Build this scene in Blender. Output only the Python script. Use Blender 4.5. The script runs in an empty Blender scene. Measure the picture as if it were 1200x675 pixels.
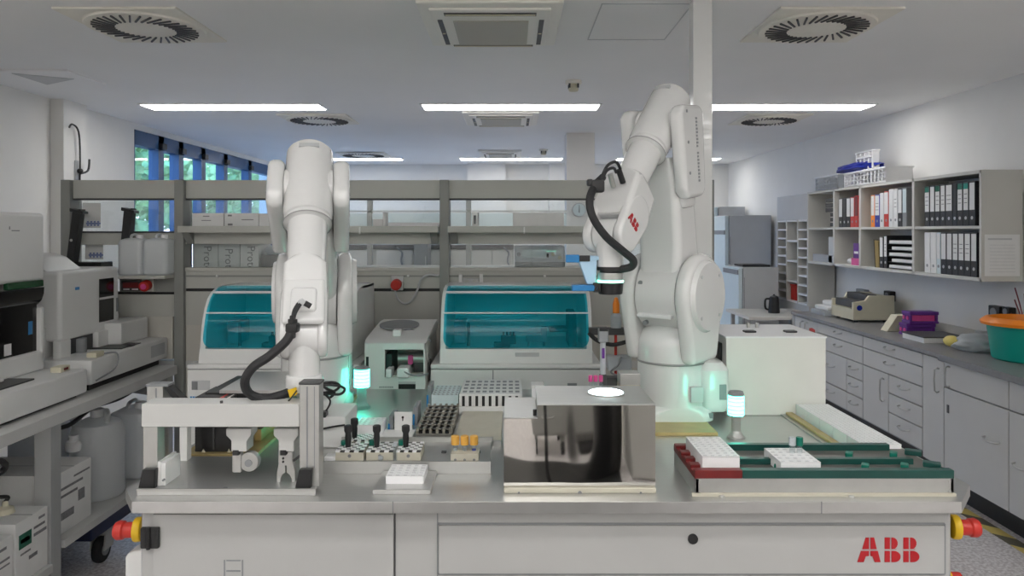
import bpy, bmesh, math, random
from mathutils import Matrix, Vector, Quaternion
random.seed(7)
C = bpy.context.scene.collection
PI = math.pi
CAMZ, F, HX, HY = 1.65, 850.0, 600.0, 271.0     # camera height, focal length in pixels of the 1200-wide frame, horizon
def X(px, Y): return (px - HX) * Y / F
def Z(py, Y): return CAMZ - (py - HY) * Y / F
def YZ(py, z): return F * (CAMZ - z) / (py - HY)
def YX(px, x): return F * x / (px - HX)
TT = 0.95                                        # working height of the robot cell

# ---------------------------------------------------------------- materials
def mat(name, col, rough=0.5, metal=0.0, noise=None, bump=None, emit=None, spec=0.5, coat=0.0, stretch=None):
    m = bpy.data.materials.new(name); m.use_nodes = True
    nt = m.node_tree; b = nt.nodes['Principled BSDF']
    c = (*col, 1)
    b.inputs['Base Color'].default_value = c
    b.inputs['Roughness'].default_value = rough
    b.inputs['Metallic'].default_value = metal
    b.inputs['Specular IOR Level'].default_value = spec
    b.inputs['Coat Weight'].default_value = coat
    if emit:
        b.inputs['Emission Color'].default_value = (*emit[0], 1); b.inputs['Emission Strength'].default_value = emit[1]
    if noise or bump:
        tc = nt.nodes.new('ShaderNodeTexCoord'); mp = nt.nodes.new('ShaderNodeMapping')
        nt.links.new(tc.outputs['Object'], mp.inputs['Vector'])
        if stretch: mp.inputs['Scale'].default_value = stretch
    if noise:
        sc, amt = noise
        n = nt.nodes.new('ShaderNodeTexNoise'); n.inputs['Scale'].default_value = sc; n.inputs['Detail'].default_value = 4
        nt.links.new(mp.outputs[0], n.inputs['Vector'])
        r = nt.nodes.new('ShaderNodeValToRGB')
        r.color_ramp.elements[0].position = .3; r.color_ramp.elements[1].position = .7
        r.color_ramp.elements[0].color = (*[max(0, v * (1 - amt)) for v in col], 1)
        r.color_ramp.elements[1].color = (*[min(1, v * (1 + amt)) for v in col], 1)
        nt.links.new(n.outputs['Fac'], r.inputs[0]); nt.links.new(r.outputs[0], b.inputs['Base Color'])
    if bump:
        sc, st = bump
        n2 = nt.nodes.new('ShaderNodeTexNoise'); n2.inputs['Scale'].default_value = sc
        nt.links.new(mp.outputs[0], n2.inputs['Vector'])
        bp = nt.nodes.new('ShaderNodeBump'); bp.inputs['Strength'].default_value = st; bp.inputs['Distance'].default_value = .02
        nt.links.new(n2.outputs['Fac'], bp.inputs['Height']); nt.links.new(bp.outputs[0], b.inputs['Normal'])
    return m
def clear_mat(name, tint, refl=.12, rough=.03, alpha=0.0, diff=(1, 1, 1)):
    """thin tinted sheet: see-through part, a little body colour, fresnel gloss"""
    m = bpy.data.materials.new(name); m.use_nodes = True; nt = m.node_tree; nt.nodes.clear()
    o = nt.nodes.new('ShaderNodeOutputMaterial'); t = nt.nodes.new('ShaderNodeBsdfTransparent'); t.inputs[0].default_value = (*tint, 1)
    d = nt.nodes.new('ShaderNodeBsdfDiffuse'); d.inputs[0].default_value = (*diff, 1)
    m1 = nt.nodes.new('ShaderNodeMixShader'); m1.inputs[0].default_value = alpha
    nt.links.new(t.outputs[0], m1.inputs[1]); nt.links.new(d.outputs[0], m1.inputs[2])
    g = nt.nodes.new('ShaderNodeBsdfGlossy'); g.inputs['Roughness'].default_value = rough
    fc = nt.nodes.new('ShaderNodeLayerWeight'); fc.inputs[0].default_value = .5
    pw = nt.nodes.new('ShaderNodeMath'); pw.operation = 'POWER'; pw.inputs[1].default_value = 4; nt.links.new(fc.outputs['Facing'], pw.inputs[0])
    lw = nt.nodes.new('ShaderNodeMath'); lw.operation = 'MULTIPLY_ADD'; lw.inputs[1].default_value = .6; lw.inputs[2].default_value = refl * .4; nt.links.new(pw.outputs[0], lw.inputs[0])
    m2 = nt.nodes.new('ShaderNodeMixShader')
    nt.links.new(lw.outputs[0], m2.inputs[0]); nt.links.new(m1.outputs[0], m2.inputs[1]); nt.links.new(g.outputs[0], m2.inputs[2])
    nt.links.new(m2.outputs[0], o.inputs[0])
    return m
def milky(name, col, trans=.4):
    m = bpy.data.materials.new(name); m.use_nodes = True; nt = m.node_tree; b = nt.nodes['Principled BSDF']
    b.inputs['Base Color'].default_value = (*col, 1); b.inputs['Roughness'].default_value = .35
    t = nt.nodes.new('ShaderNodeBsdfTranslucent'); t.inputs[0].default_value = (*col, 1)
    mx = nt.nodes.new('ShaderNodeMixShader'); mx.inputs[0].default_value = trans
    nt.links.new(b.outputs[0], mx.inputs[1]); nt.links.new(t.outputs[0], mx.inputs[2])
    nt.links.new(mx.outputs[0], nt.nodes['Material Output'].inputs[0])
    return m
W_ = dict(
 wall=mat('wall_paint', (.80, .79, .765), .9, noise=(3, .02)),
 ceiling=mat('ceiling_paint', (.90, .90, .895), .85, noise=(1.5, .015)),
 white=mat('white_powdercoat', (.72, .72, .70), .42, noise=(20, .01)),
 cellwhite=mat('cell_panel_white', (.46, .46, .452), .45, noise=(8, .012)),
 robot=mat('robot_gloss_white', (.74, .74, .735), .2, coat=.5, noise=(6, .01)),
 robotgrey=mat('robot_seam_grey', (.30, .30, .30), .5),
 plastic=mat('white_plastic', (.76, .76, .75), .35, noise=(10, .01)),
 offwhite=mat('offwhite_plastic', (.72, .71, .67), .45, noise=(10, .02)),
 greyplastic=mat('light_grey_plastic', (.52, .53, .54), .4, noise=(10, .02)),
 cream=mat('cream_plastic', (.64, .60, .46), .5, noise=(15, .03)),
 rackcream=mat('rack_cream', (.55, .52, .43), .5, noise=(25, .03)),
 cab=mat('cabinet_laminate', (.56, .555, .535), .5, noise=(6, .015)),
 shelf=mat('shelf_laminate', (.60, .59, .55), .55, noise=(6, .015)),
 counter=mat('counter_top_grey', (.23, .23, .235), .3, noise=(40, .06)),
 kick=mat('kick_black', (.012, .012, .012), .5, noise=(20, .2)),
 bench=mat('bench_grey', (.50, .50, .465), .5, noise=(8, .02)),
 benchpost=mat('bench_post_grey', (.27, .275, .26), .45, noise=(8, .03)),
 benchpanel=mat('bench_panel_beige', (.56, .54, .49), .6, noise=(6, .02)),
 benchtop=mat('bench_top_grey', (.55, .55, .54), .45, noise=(10, .02)),
 legmetal=mat('leg_metal', (.42, .43, .43), .4, .3, noise=(10, .03)),
 steel=mat('brushed_steel', (.56, .56, .55), .34, .85, noise=(14, .05), stretch=(1, 40, 1)),
 alu=mat('anodised_aluminium', (.50, .50, .485), .38, .7, noise=(30, .03)),
 aludark=mat('dark_anodised', (.20, .195, .18), .45, .5, noise=(30, .05)),
 gold=mat('chromate_plate', (.55, .43, .20), .4, .6, noise=(12, .1)),
 black=mat('black_plastic', (.012, .012, .013), .4, noise=(20, .2)),
 gloss=mat('black_gloss', (.008, .008, .009), .08, noise=(10, .2)),
 rubber=mat('black_rubber', (.02, .02, .022), .6, noise=(30, .2)),
 dark=mat('dark_grey', (.06, .06, .062), .5, noise=(20, .1)),
 mid=mat('mid_grey', (.25, .26, .27), .5, noise=(20, .05)),
 red=mat('red_plastic', (.55, .03, .02), .4, noise=(15, .05)),
 logored=mat('logo_red', (.45, .006, .012), .4, noise=(15, .04)),
 redframe=mat('dark_red_anodised', (.16, .012, .012), .4, noise=(25, .08)),
 yellow=mat('yellow_plastic', (.80, .50, .01), .4, noise=(15, .05)),
 orange=mat('orange_plastic', (.95, .26, .01), .35, noise=(10, .04)),
 ocap=mat('orange_cap', (.78, .42, .08), .4, noise=(20, .04)),
 green=mat('dark_green_anodised', (.004, .06, .05), .35, noise=(25, .08)),
 greencap=mat('green_cap', (.0, .16, .11), .35, noise=(25, .05)),
 tealplastic=mat('teal_plastic', (.0, .30, .24), .35, noise=(5, .06)),
 blue=mat('blue_plastic', (.01, .025, .32), .4, noise=(20, .05)),
 lblue=mat('label_blue', (.02, .20, .48), .4, noise=(20, .05)),
 purple=mat('purple_plastic', (.13, .025, .26), .4, noise=(15, .08)),
 pink=mat('pink_plastic', (.70, .08, .30), .4, noise=(20, .05)),
 paper=mat('paper_white', (.78, .78, .77), .8, noise=(30, .02)),
 card=mat('white_cardboard', (.76, .76, .75), .8, noise=(12, .03)),
 print=mat('print_grey', (.22, .22, .23), .8, noise=(60, .2)),
 ink=mat('ink_dark', (.03, .03, .035), .7, noise=(40, .2)),
 pgreen=mat('print_green', (.015, .12, .075), .7, noise=(40, .1)),
 winframe=mat('window_frame_blue', (.03, .09, .21), .35, noise=(8, .04)),
 whiterack=mat('rack_white', (.82, .82, .83), .4, noise=(30, .01)),
 rackcyan=mat('rack_pale_blue', (.62, .72, .74), .45, noise=(20, .02)),
 jug=milky('milky_polyethylene', (.88, .90, .91), .45),
 frost=milky('frosted_plastic', (.70, .73, .76), .5),
 teal=clear_mat('teal_window', (.20, .80, .92), alpha=.22, diff=(.0, .45, .62), rough=.05, refl=.025),
 clear=clear_mat('clear_plastic', (.90, .93, .94), alpha=.06, diff=(.8, .85, .9)),
 pane=clear_mat('window_pane', (.92, .95, .97)),
 shield=clear_mat('clear_screen', (.93, .95, .95), alpha=.05, diff=(.7, .75, .78)),
 lamp=mat('lamp_panel', (.9, .9, .9), .5, emit=((1, .985, .96), 5.5)),
 beacon=mat('beacon_turquoise', (.2, .8, .7), .4, emit=((.07, 1, .68), 6.0)),
 ringled=mat('led_green', (.1, .8, .5), .4, emit=((.2, 1, .65), 4.0)),
 camlight=mat('inspection_light', (.8, .9, .95), .4, emit=((.75, .95, 1), 3.0)),
 cassette=mat('cassette_cream_white', (.90, .885, .83), .5, noise=(12, .01)),
 rackwell=mat('rack_well_grey', (.60, .60, .62), .5, noise=(30, .01)),
 rackmetal=mat('rack_tan_metal', (.36, .34, .29), .4, .4, noise=(30, .05)),
 beam=mat('beam_light_grey', (.55, .55, .535), .45, noise=(10, .01)),
 bark=mat('bark', (.10, .07, .05), .9, noise=(10, .3)),
 leaf=mat('tree_leaf', (.34, .50, .20), .6, noise=(3, .5)),
 diffuser=mat('diffuser_beige', (.86, .83, .75), .6, noise=(12, .02)),
)
# floor: speckled vinyl
def speckle(name, a, b, scale, rough=.35):
    m = mat(name, a, rough); nt = m.node_tree; bs = nt.nodes['Principled BSDF']
    tc = nt.nodes.new('ShaderNodeTexCoord'); v = nt.nodes.new('ShaderNodeTexNoise'); v.inputs['Scale'].default_value = scale; v.inputs['Detail'].default_value = 6
    nt.links.new(tc.outputs['Object'], v.inputs['Vector']); r = nt.nodes.new('ShaderNodeValToRGB')
    r.color_ramp.elements[0].position = .42; r.color_ramp.elements[1].position = .58
    r.color_ramp.elements[0].color = (*a, 1); r.color_ramp.elements[1].color = (*b, 1)
    nt.links.new(v.outputs['Fac'], r.inputs[0]); nt.links.new(r.outputs[0], bs.inputs['Base Color'])
    return m
W_['floor'] = speckle('speckled_vinyl', (.50, .46, .465), (.74, .715, .72), 60)
# polished sheet with slow waves
def mirror():
    m = mat('polished_steel', (.66, .64, .60), .03, 1.0); nt = m.node_tree; bs = nt.nodes['Principled BSDF']
    tc = nt.nodes.new('ShaderNodeTexCoord'); n = nt.nodes.new('ShaderNodeTexNoise'); n.inputs['Scale'].default_value = 7; n.inputs['Detail'].default_value = 0
    mp = nt.nodes.new('ShaderNodeMapping'); mp.inputs['Scale'].default_value = (1, 1, .45); mp.inputs['Location'].default_value = (.37, 0, .2)
    nt.links.new(tc.outputs['Object'], mp.inputs[0]); nt.links.new(mp.outputs[0], n.inputs['Vector']); b = nt.nodes.new('ShaderNodeBump')
    b.inputs['Strength'].default_value = .07; b.inputs['Distance'].default_value = .05
    nt.links.new(n.outputs['Fac'], b.inputs['Height']); nt.links.new(b.outputs[0], bs.inputs['Normal'])
    return m
W_['mirror'] = mirror()
def hazard():
    m = mat('hazard_tape', (.6, .5, .2), .5); nt = m.node_tree; bs = nt.nodes['Principled BSDF']
    tc = nt.nodes.new('ShaderNodeTexCoord'); w = nt.nodes.new('ShaderNodeTexWave'); w.bands_direction = 'DIAGONAL'; w.inputs['Scale'].default_value = 2.2
    nt.links.new(tc.outputs['Object'], w.inputs['Vector']); r = nt.nodes.new('ShaderNodeValToRGB'); r.color_ramp.interpolation = 'CONSTANT'
    r.color_ramp.elements[0].color = (.10, .09, .06, 1); r.color_ramp.elements[1].color = (.66, .52, .16, 1); r.color_ramp.elements[1].position = .5
    nt.links.new(w.outputs['Fac'], r.inputs[0]); nt.links.new(r.outputs[0], bs.inputs['Base Color'])
    return m
W_['hazard'] = hazard()
def perforated(name, col, hole, scale):
    m = mat(name, col, .5); nt = m.node_tree; bs = nt.nodes['Principled BSDF']
    tc = nt.nodes.new('ShaderNodeTexCoord'); v = nt.nodes.new('ShaderNodeTexVoronoi'); v.inputs['Randomness'].default_value = 0; v.inputs['Scale'].default_value = scale
    nt.links.new(tc.outputs['Object'], v.inputs['Vector']); r = nt.nodes.new('ShaderNodeValToRGB')
    r.color_ramp.elements[0].position = .25; r.color_ramp.elements[1].position = .35
    r.color_ramp.elements[0].color = (*hole, 1); r.color_ramp.elements[1].color = (*col, 1)
    nt.links.new(v.outputs['Distance'], r.inputs[0]); nt.links.new(r.outputs[0], bs.inputs['Base Color'])
    return m
W_['grille'] = perforated('intake_grille', (.48, .46, .40), (.30, .29, .25), 60)

# ---------------------------------------------------------------- mesh collector
class M:
    def __init__(s): s.bm = bmesh.new(); s.T = None
    def _add(s, t, smooth=True):
        if s.T is not None: bmesh.ops.transform(t, matrix=s.T, verts=t.verts)
        me = bpy.data.meshes.new('t'); t.to_mesh(me); t.free(); s.bm.from_mesh(me); bpy.data.meshes.remove(me)
        return s
    def box(s, x0, x1, y0, y1, z0, z1, bev=0, seg=2, rot=None):
        t = bmesh.new(); bmesh.ops.create_cube(t, size=1)
        bmesh.ops.scale(t, vec=(abs(x1 - x0), abs(y1 - y0), abs(z1 - z0)), verts=t.verts)
        bmesh.ops.translate(t, vec=((x0 + x1) / 2, (y0 + y1) / 2, (z0 + z1) / 2), verts=t.verts)
        if bev: bmesh.ops.bevel(t, geom=t.edges[:], offset=min(bev, .49 * min(abs(x1 - x0), abs(y1 - y0), abs(z1 - z0))), segments=seg, affect='EDGES', profile=.5)
        return s._add(t)
    def prism(s, poly, axis, a, b, bev=0, seg=2):
        t = bmesh.new()
        f = {'x': lambda p, h: (h, p[0], p[1]), 'y': lambda p, h: (p[0], h, p[1]), 'z': lambda p, h: (p[0], p[1], h)}[axis]
        v0 = [t.verts.new(f(p, a)) for p in poly]; v1 = [t.verts.new(f(p, b)) for p in poly]
        t.faces.new(v0); t.faces.new(v1[::-1]); n = len(poly)
        for i in range(n): t.faces.new((v0[i], v0[i - 1], v1[i - 1], v1[i]))
        bmesh.ops.recalc_face_normals(t, faces=t.faces)
        if bev:
            ed = [e for e in t.edges if e.calc_face_angle(0) > .6]
            bmesh.ops.bevel(t, geom=ed, offset=bev, segments=seg, affect='EDGES', profile=.5)
        return s._add(t)
    def lathe(s, prof, o=(0, 0, 0), d=(0, 0, 1), n=28, caps=True):
        """prof: (radius, height) pairs along direction d from o"""
        t = bmesh.new(); d = Vector(d).normalized(); q = Vector((0, 0, 1)).rotation_difference(d).to_matrix().to_4x4()
        rings = []
        for r, h in prof:
            rings.append([t.verts.new((r * math.cos(2 * PI * k / n), r * math.sin(2 * PI * k / n), h)) for k in range(n)] if r > 1e-6 else [t.verts.new((0, 0, h))])
        for A, B in zip(rings, rings[1:]):
            if len(A) == 1 and len(B) == 1: continue
            for k in range(n):
                k2 = (k + 1) % n
                if len(A) == 1: t.faces.new((A[0], B[k2], B[k]))
                elif len(B) == 1: t.faces.new((A[k], A[k2], B[0]))
                else: t.faces.new((A[k], A[k2], B[k2], B[k]))
        if caps:
            if len(rings[0]) > 1: t.faces.new(rings[0][::-1])
            if len(rings[-1]) > 1: t.faces.new(rings[-1])
        bmesh.ops.recalc_face_normals(t, faces=t.faces)
        bmesh.ops.transform(t, matrix=Matrix.Translation(o) @ q, verts=t.verts)
        return s._add(t)
    def cyl(s, p0, p1, r, r1=None, n=24, bev=0):
        p0, p1 = Vector(p0), Vector(p1); L = (p1 - p0).length; r1 = r if r1 is None else r1
        if bev: pr = [(max(r - bev, .0001), 0), (r - bev * .3, bev * .3), (r, bev), (r1, L - bev), (r1 - bev * .3, L - bev * .3), (max(r1 - bev, .0001), L)]
        else: pr = [(r, 0), (r1, L)]
        return s.lathe(pr, p0, p1 - p0, n)
    def tube(s, pts, r, n=8, sub=6, closed=False):
        P = [Vector(p) for p in pts]; out = []
        if len(P) > 2 and sub > 1:
            for i in range(len(P) - 1):
                a, b, c, d = P[max(i - 1, 0)], P[i], P[i + 1], P[min(i + 2, len(P) - 1)]
                for k in range(sub):
                    u = k / sub
                    out.append(.5 * ((2 * b) + (c - a) * u + (2 * a - 5 * b + 4 * c - d) * u * u + (3 * b - a - 3 * c + d) * u ** 3))
            out.append(P[-1])
        else: out = P
        t = bmesh.new(); rings = []; up = None
        for i, p in enumerate(out):
            tan = (out[min(i + 1, len(out) - 1)] - out[max(i - 1, 0)]).normalized()
            if up is None:
                up = tan.orthogonal().normalized()
            else:
                up = (up - tan * up.dot(tan)).normalized()
            sd = tan.cross(up)
            rings.append([t.verts.new(p + r * (math.cos(2 * PI * k / n) * up + math.sin(2 * PI * k / n) * sd)) for k in range(n)])
        for A, B in zip(rings, rings[1:]):
            for k in range(n): t.faces.new((A[k], A[(k + 1) % n], B[(k + 1) % n], B[k]))
        t.faces.new(rings[0][::-1]); t.faces.new(rings[-1])
        bmesh.ops.recalc_face_normals(t, faces=t.faces)
        return s._add(t)
    def ball(s, c, r, sx=1, sy=1, sz=1, n=20):
        t = bmesh.new(); bmesh.ops.create_uvsphere(t, u_segments=n, v_segments=n // 2, radius=r)
        bmesh.ops.scale(t, vec=(sx, sy, sz), verts=t.verts); bmesh.ops.translate(t, vec=c, verts=t.verts)
        return s._add(t)
    def loft(s, secs, caps=True):
        """secs: list of equal-length point loops"""
        t = bmesh.new(); R = [[t.verts.new(p) for p in L] for L in secs]; n = len(R[0])
        for A, B in zip(R, R[1:]):
            for k in range(n): t.faces.new((A[k], A[(k + 1) % n], B[(k + 1) % n], B[k]))
        if caps: t.faces.new(R[0][::-1]); t.faces.new(R[-1])
        bmesh.ops.recalc_face_normals(t, faces=t.faces)
        return s._add(t)
    def text(s, body, size, Mx, depth=.0006, align='LEFT'):
        cu = bpy.data.curves.new('t', 'FONT'); cu.body = body; cu.size = size; cu.extrude = depth; cu.align_x = align; cu.resolution_u = 2
        o = bpy.data.objects.new('t', cu); C.objects.link(o)
        bpy.context.view_layer.update()
        me = bpy.data.meshes.new_from_object(o.evaluated_get(bpy.context.evaluated_depsgraph_get()))
        bpy.data.objects.remove(o); bpy.data.curves.remove(cu)
        t = bmesh.new(); t.from_mesh(me); bpy.data.meshes.remove(me)
        bmesh.ops.transform(t, matrix=Mx, verts=t.verts)
        return s._add(t)
    def build(s, name, material, parent=None, local=False, angle=32, origin=None):
        bm = s.bm
        off = Vector((0, 0, 0))
        if parent is not None:
            if not local: off = wloc(parent)
        elif origin is not None: off = Vector(origin)
        elif bm.verts:
            xs = [v.co for v in bm.verts]
            off = Vector(((min(v.x for v in xs) + max(v.x for v in xs)) / 2, (min(v.y for v in xs) + max(v.y for v in xs)) / 2, min(v.z for v in xs)))
        bmesh.ops.translate(bm, vec=-off, verts=bm.verts)
        me = bpy.data.meshes.new(name); bm.to_mesh(me); bm.free()
        me.materials.append(W_[material] if isinstance(material, str) else material)
        me.polygons.foreach_set('use_smooth', [True] * len(me.polygons)); me.set_sharp_from_angle(angle=math.radians(angle))
        o = bpy.data.objects.new(name, me); C.objects.link(o)
        wn = o.modifiers.new('weighted_normals', 'WEIGHTED_NORMAL'); wn.keep_sharp = True; wn.weight = 90
        if parent is not None: o.parent = parent
        else: o.location = off
        return o
def wloc(o):
    v = Vector((0, 0, 0))
    while o is not None: v += o.location; o = o.parent
    return v
def tag(o, label=None, cat=None, group=None, kind=None):
    if label: o['label'] = label
    if cat: o['category'] = cat
    if group: o['group'] = group
    if kind: o['kind'] = kind
    return o
def thing(name, label, cat, loc=(0, 0, 0), rz=0, group=None):
    o = bpy.data.objects.new(name, None); C.objects.link(o); o.location = loc; o.rotation_euler = (0, 0, rz); o.empty_display_size = .05
    return tag(o, label, cat, group)
def kids(o): return [c for c in bpy.data.objects if c.parent == o]
def dup(root, loc, label=None, rz=None, group=None):
    ks = {}
    for c in bpy.data.objects:
        if c.parent: ks.setdefault(c.parent.name, []).append(c)
    def rec(o, par):
        c = o.copy(); C.objects.link(c)
        if par is not None: c.parent = par
        for k in ks.get(o.name, []): rec(k, c)
        return c
    r = rec(root, None); r.location = loc
    if rz is not None: r.rotation_euler = (0, 0, rz)
    return tag(r, label, None, group)
def struct(m, name, material, label=None):
    return tag(m.build(name, material), label, None, None, 'structure')
def rot(o=(0, 0, 0), z=0, x=0, y=0): return Matrix.Translation(o) @ Matrix.Rotation(z, 4, 'Z') @ Matrix.Rotation(y, 4, 'Y') @ Matrix.Rotation(x, 4, 'X')
FRONT = lambda x, y, z: Matrix.Translation((x, y, z)) @ Matrix.Rotation(PI / 2, 4, 'X')              # text facing the camera side (-Y)
AISLE = lambda x, y, z: Matrix.Translation((x, y, z)) @ Matrix.Rotation(PI / 2, 4, 'Z') @ Matrix.Rotation(PI / 2, 4, 'X')   # text facing +X
# ================================================================ room
H = 2.655; XL, XR = -3.50, 3.25; YB, YF = -3.2, 10.9
WX0 = 6.72                                                 # window band on the left wall starts here
struct(M().box(XL - .3, XR + .2, YB - .2, YF + .2, -.1, 0), 'floor', 'floor')
struct(M().box(XL - .3, XR + .2, YB - .2, YF + .2, H, H + .1), 'ceiling', 'ceiling')
struct(M().box(XR, XR + .2, YB - .2, YF + .2, 0, H), 'wall_right', 'wall')
struct(M().box(XL - .3, XR + .2, YF, YF + .2, 0, H), 'wall_back', 'wall')
struct(M().box(XL - .3, XR + .2, YB - .2, YB, 0, H), 'wall_front', 'wall')
struct(M().box(XL - .25, XL, YB - .2, WX0, 0, H).box(XL - .25, XL, WX0, YF, 0, .9).box(XL - .25, XL, WX0, YF, 2.60, H), 'wall_left', 'wall')
struct(M().box(XL, XL + .10, 5.50, 5.80, 0, H), 'wall_left_pilaster', 'wall')
struct(M().box(-.66, -.1, YF - .16, YF, 0, H).box(.55, 1.05, YF - .16, YF, 0, H), 'wall_back_pilaster', 'wall')
# windows along the left wall
spans = [(6.72, 7.28), (7.28, 7.72), (7.72, 8.28), (8.28, 8.92), (8.92, 9.75), (9.75, 10.9)]
for i, (a, b) in enumerate(spans):
    m = M(); t = .055
    m.box(XL - .12, XL - .02, a, a + t, .9, 2.60).box(XL - .12, XL - .02, b - t, b, .9, 2.60)
    m.box(XL - .12, XL - .02, a, b, .9, .96).box(XL - .12, XL - .02, a, b, 2.46, 2.60)
    w = struct(m, 'window_%d' % (i + 1), 'winframe')
    M().box(XL - .08, XL - .074, a + t, b - t, .96, 2.46).build('pane', 'pane', w)
    if i < 5:
        M().box(XL - .03, XL + .02, b - .05, b + .05, 2.47, 2.53, .01).build('latch', 'black', w)
# suspended lamps
def lamp(x, y, L, label):
    o = M().box(x, x + L, y - .12, y + .12, H - .012, H - .004).build('ceiling_light', 'lamp', None)
    tag(o, label, 'ceiling light', 'recessed light panels')
    M().box(x - .02, x + L + .02, y - .14, y + .14, H - .007, H).build('frame', 'white', o)
for k, (y, rw) in enumerate([(5.84, 'near'), (10.05, 'far'), (.95, 'overhead'), (-.4, 'rear'), (-1.4, 'second'), (-2.4, 'third')]):  # last three rows are unseen lamps added to brighten camera-facing surfaces
    for x, side in [(-2.93, 'left'), (-.71, 'middle'), (1.46, 'right')]:
        lamp(x, y, 1.40, {'near': '%s glowing ceiling light strip of the nearer visible row', 'far': '%s glowing ceiling light strip in the far row near the back wall',
             'overhead': '%s glowing ceiling light strip above the robot cell', 'rear': '%s glowing ceiling light strip in the added unseen row just behind the viewer', 'second': '%s glowing ceiling light strip in the second added unseen row behind the viewer', 'third': '%s glowing ceiling light strip in the last added unseen row behind the viewer'}[rw] % side)
# swirl air diffusers
def swirl(x0, x1, y0, y1, label):
    t = thing('air_diffuser', label, 'air vent', ((x0 + x1) / 2, (y0 + y1) / 2, H), 0, 'swirl air diffusers')
    cx, cy = (x0 + x1) / 2, (y0 + y1) / 2; hx = (x1 - x0) / 2
    M().box(x0, x1, y0, y1, H - .012, H, .004).build('plate', 'diffuser', t)
    M().lathe([(hx * .97, H - .013), (hx * .95, H - .022), (hx * .40, H - .024), (hx * .36, H - .026), (0, H - .026)], (cx, cy, 0), n=48).build('disc', 'diffuser', t)
    sl = M()
    for k in range(34):
        a = 2 * PI * k / 34
        sl.T = Matrix.Translation((cx, cy, H - .026)) @ Matrix.Rotation(a, 4, 'Z') @ Matrix.Translation((hx * .66, 0, 0)) @ Matrix.Rotation(.38, 4, 'Z')
        sl.box(-hx * .19, hx * .19, -.0042, .0042, -.003, .004)
    sl.build('slots', 'dark', t)
    return t
swirl(-2.06, -1.50, 3.24, 3.82, 'square ceiling air diffuser with blue glow above the left wall cabinets, nearest on left')
swirl(1.20, 1.76, 3.24, 3.82, 'beige swirl diffuser in the ceiling right of the white column')
swirl(-2.02, -1.42, 6.20, 6.76, 'swirl diffuser behind the left light strip')
swirl(2.02, 2.58, 6.20, 6.80, 'swirl diffuser behind the right light strip')
swirl(-2.25, -1.62, 9.2, 9.7, 'farthest swirl diffuser, over the windows side')
# ceiling cassettes
def cassette(x0, x1, y0, y1, label):
    t = thing('ceiling_cassette', label, 'air conditioner', ((x0 + x1) / 2, (y0 + y1) / 2, H), 0, 'ceiling air conditioners')
    w, d = x1 - x0, y1 - y0
    M().box(x0, x1, y0, y1, H - .022, H, .01).box(x0 + .08 * w, x1 - .08 * w, y0 + .08 * d, y1 - .06 * d, H - .034, H - .018, .008).build('panel', 'cassette', t)
    M().box(x0 + .23 * w, x1 - .23 * w, y0 + .30 * d, y1 - .12 * d, H - .04, H - .03, .002).build('intake_grille', 'grille', t)
    for (a, b, c, e) in [(.18, .82, .13, .19), (.18, .82, .90, .93), (.12, .155, .28, .88), (.845, .88, .28, .88)]:
        f = M().box(x0 + a * w, x1 - (1 - b) * w, y0 + c * d, y1 - (1 - e) * d, H - .037, H - .02).build('air_slot', 'dark', t)
        M().box(x0 + a * w + .004, x1 - (1 - b) * w - .004, y0 + (c + e) / 2 * d - .004, y0 + (c + e) / 2 * d + .004, H - .041, H - .034).build('louvre', 'cream', f)
cassette(-.42, .225, 3.13, 3.85, 'large ceiling air conditioner cassette above the middle of the room, nearest')
cassette(-.42, .23, 6.05, 6.75, 'ceiling air conditioner cassette just behind the middle light strip')
cassette(-.42, .12, 8.95, 9.7, 'small distant ceiling air conditioner cassette before the far light row')
def detector(x, y, label, s=1):
    t = thing('smoke_detector', label, 'smoke detector', (x, y, H), 0, 'smoke detectors')
    M().lathe([(.055 * s, H), (.055 * s, H - .018), (.05 * s, H - .022)], (x, y, 0)).build('base', 'diffuser', t)
    M().lathe([(.026 * s, H - .02), (.030 * s, H - .05), (.036 * s, H - .052), (.03 * s, H - .068), (0, H - .07)], (x, y, 0)).build('sensor_head', 'cream', t)
    for k in range(4):
        a = PI / 4 + k * PI / 2
        M().box(x + .04 * s * math.cos(a) - .006, x + .04 * s * math.cos(a) + .006, y + .04 * s * math.sin(a) - .006, y + .04 * s * math.sin(a) + .006, H - .05, H - .02).build('post', 'dark', t)
detector(X(672, 4.85), 4.85, 'small beige smoke detector on the ceiling near the middle light strip')
detector(X(637, 8.9), 8.9, 'tiny distant smoke detector on the ceiling beyond the cassettes')
struct(M().box(.395, .80, 3.2, 3.205, H - .003, H).box(.395, .80, 3.795, 3.80, H - .003, H).box(.395, .40, 3.2, 3.80, H - .003, H).box(.795, .80, 3.2, 3.8, H - .003, H), 'trim_1', 'greyplastic')
p = thing('ceiling_vent_panel', 'flat grey vent panel in the ceiling corner by the left wall', 'air vent', (-2.98, 4.72, H))
M().box(-3.2, -2.76, 4.5, 4.95, H - .012, H, .004).build('frame', 'ceiling', p)
M().prism([(-3.14, 4.55), (-2.85, 4.72), (-3.14, 4.9)], 'z', H - .016, H - .01).build('deflector', 'greyplastic', p)
# hose hook on the pilaster
hx, hy = XL + .10, 5.66
p = thing('wall_hook', 'black coiled cable on a tall thin wall hook at the left pilaster', 'hook', (hx, hy, 1.9))
M().box(hx, hx + .012, hy - .03, hy + .03, 1.93, 2.20, .003).build('back_plate', 'greyplastic', p)
M().tube([(hx + .02, hy, 1.9), (hx + .03, hy, 2.2), (hx + .03, hy - .02, 2.42), (hx + .03, hy - .1, 2.47), (hx + .03, hy - .14, 2.44)], .007).build('rod', 'black', p)
M().tube([(hx + .03, hy, 2.1), (hx + .05, hy + .07, 2.13), (hx + .05, hy + .09, 2.22)], .008).ball((hx + .03, hy, 2.12), .022).build('grip', 'black', p)
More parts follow.
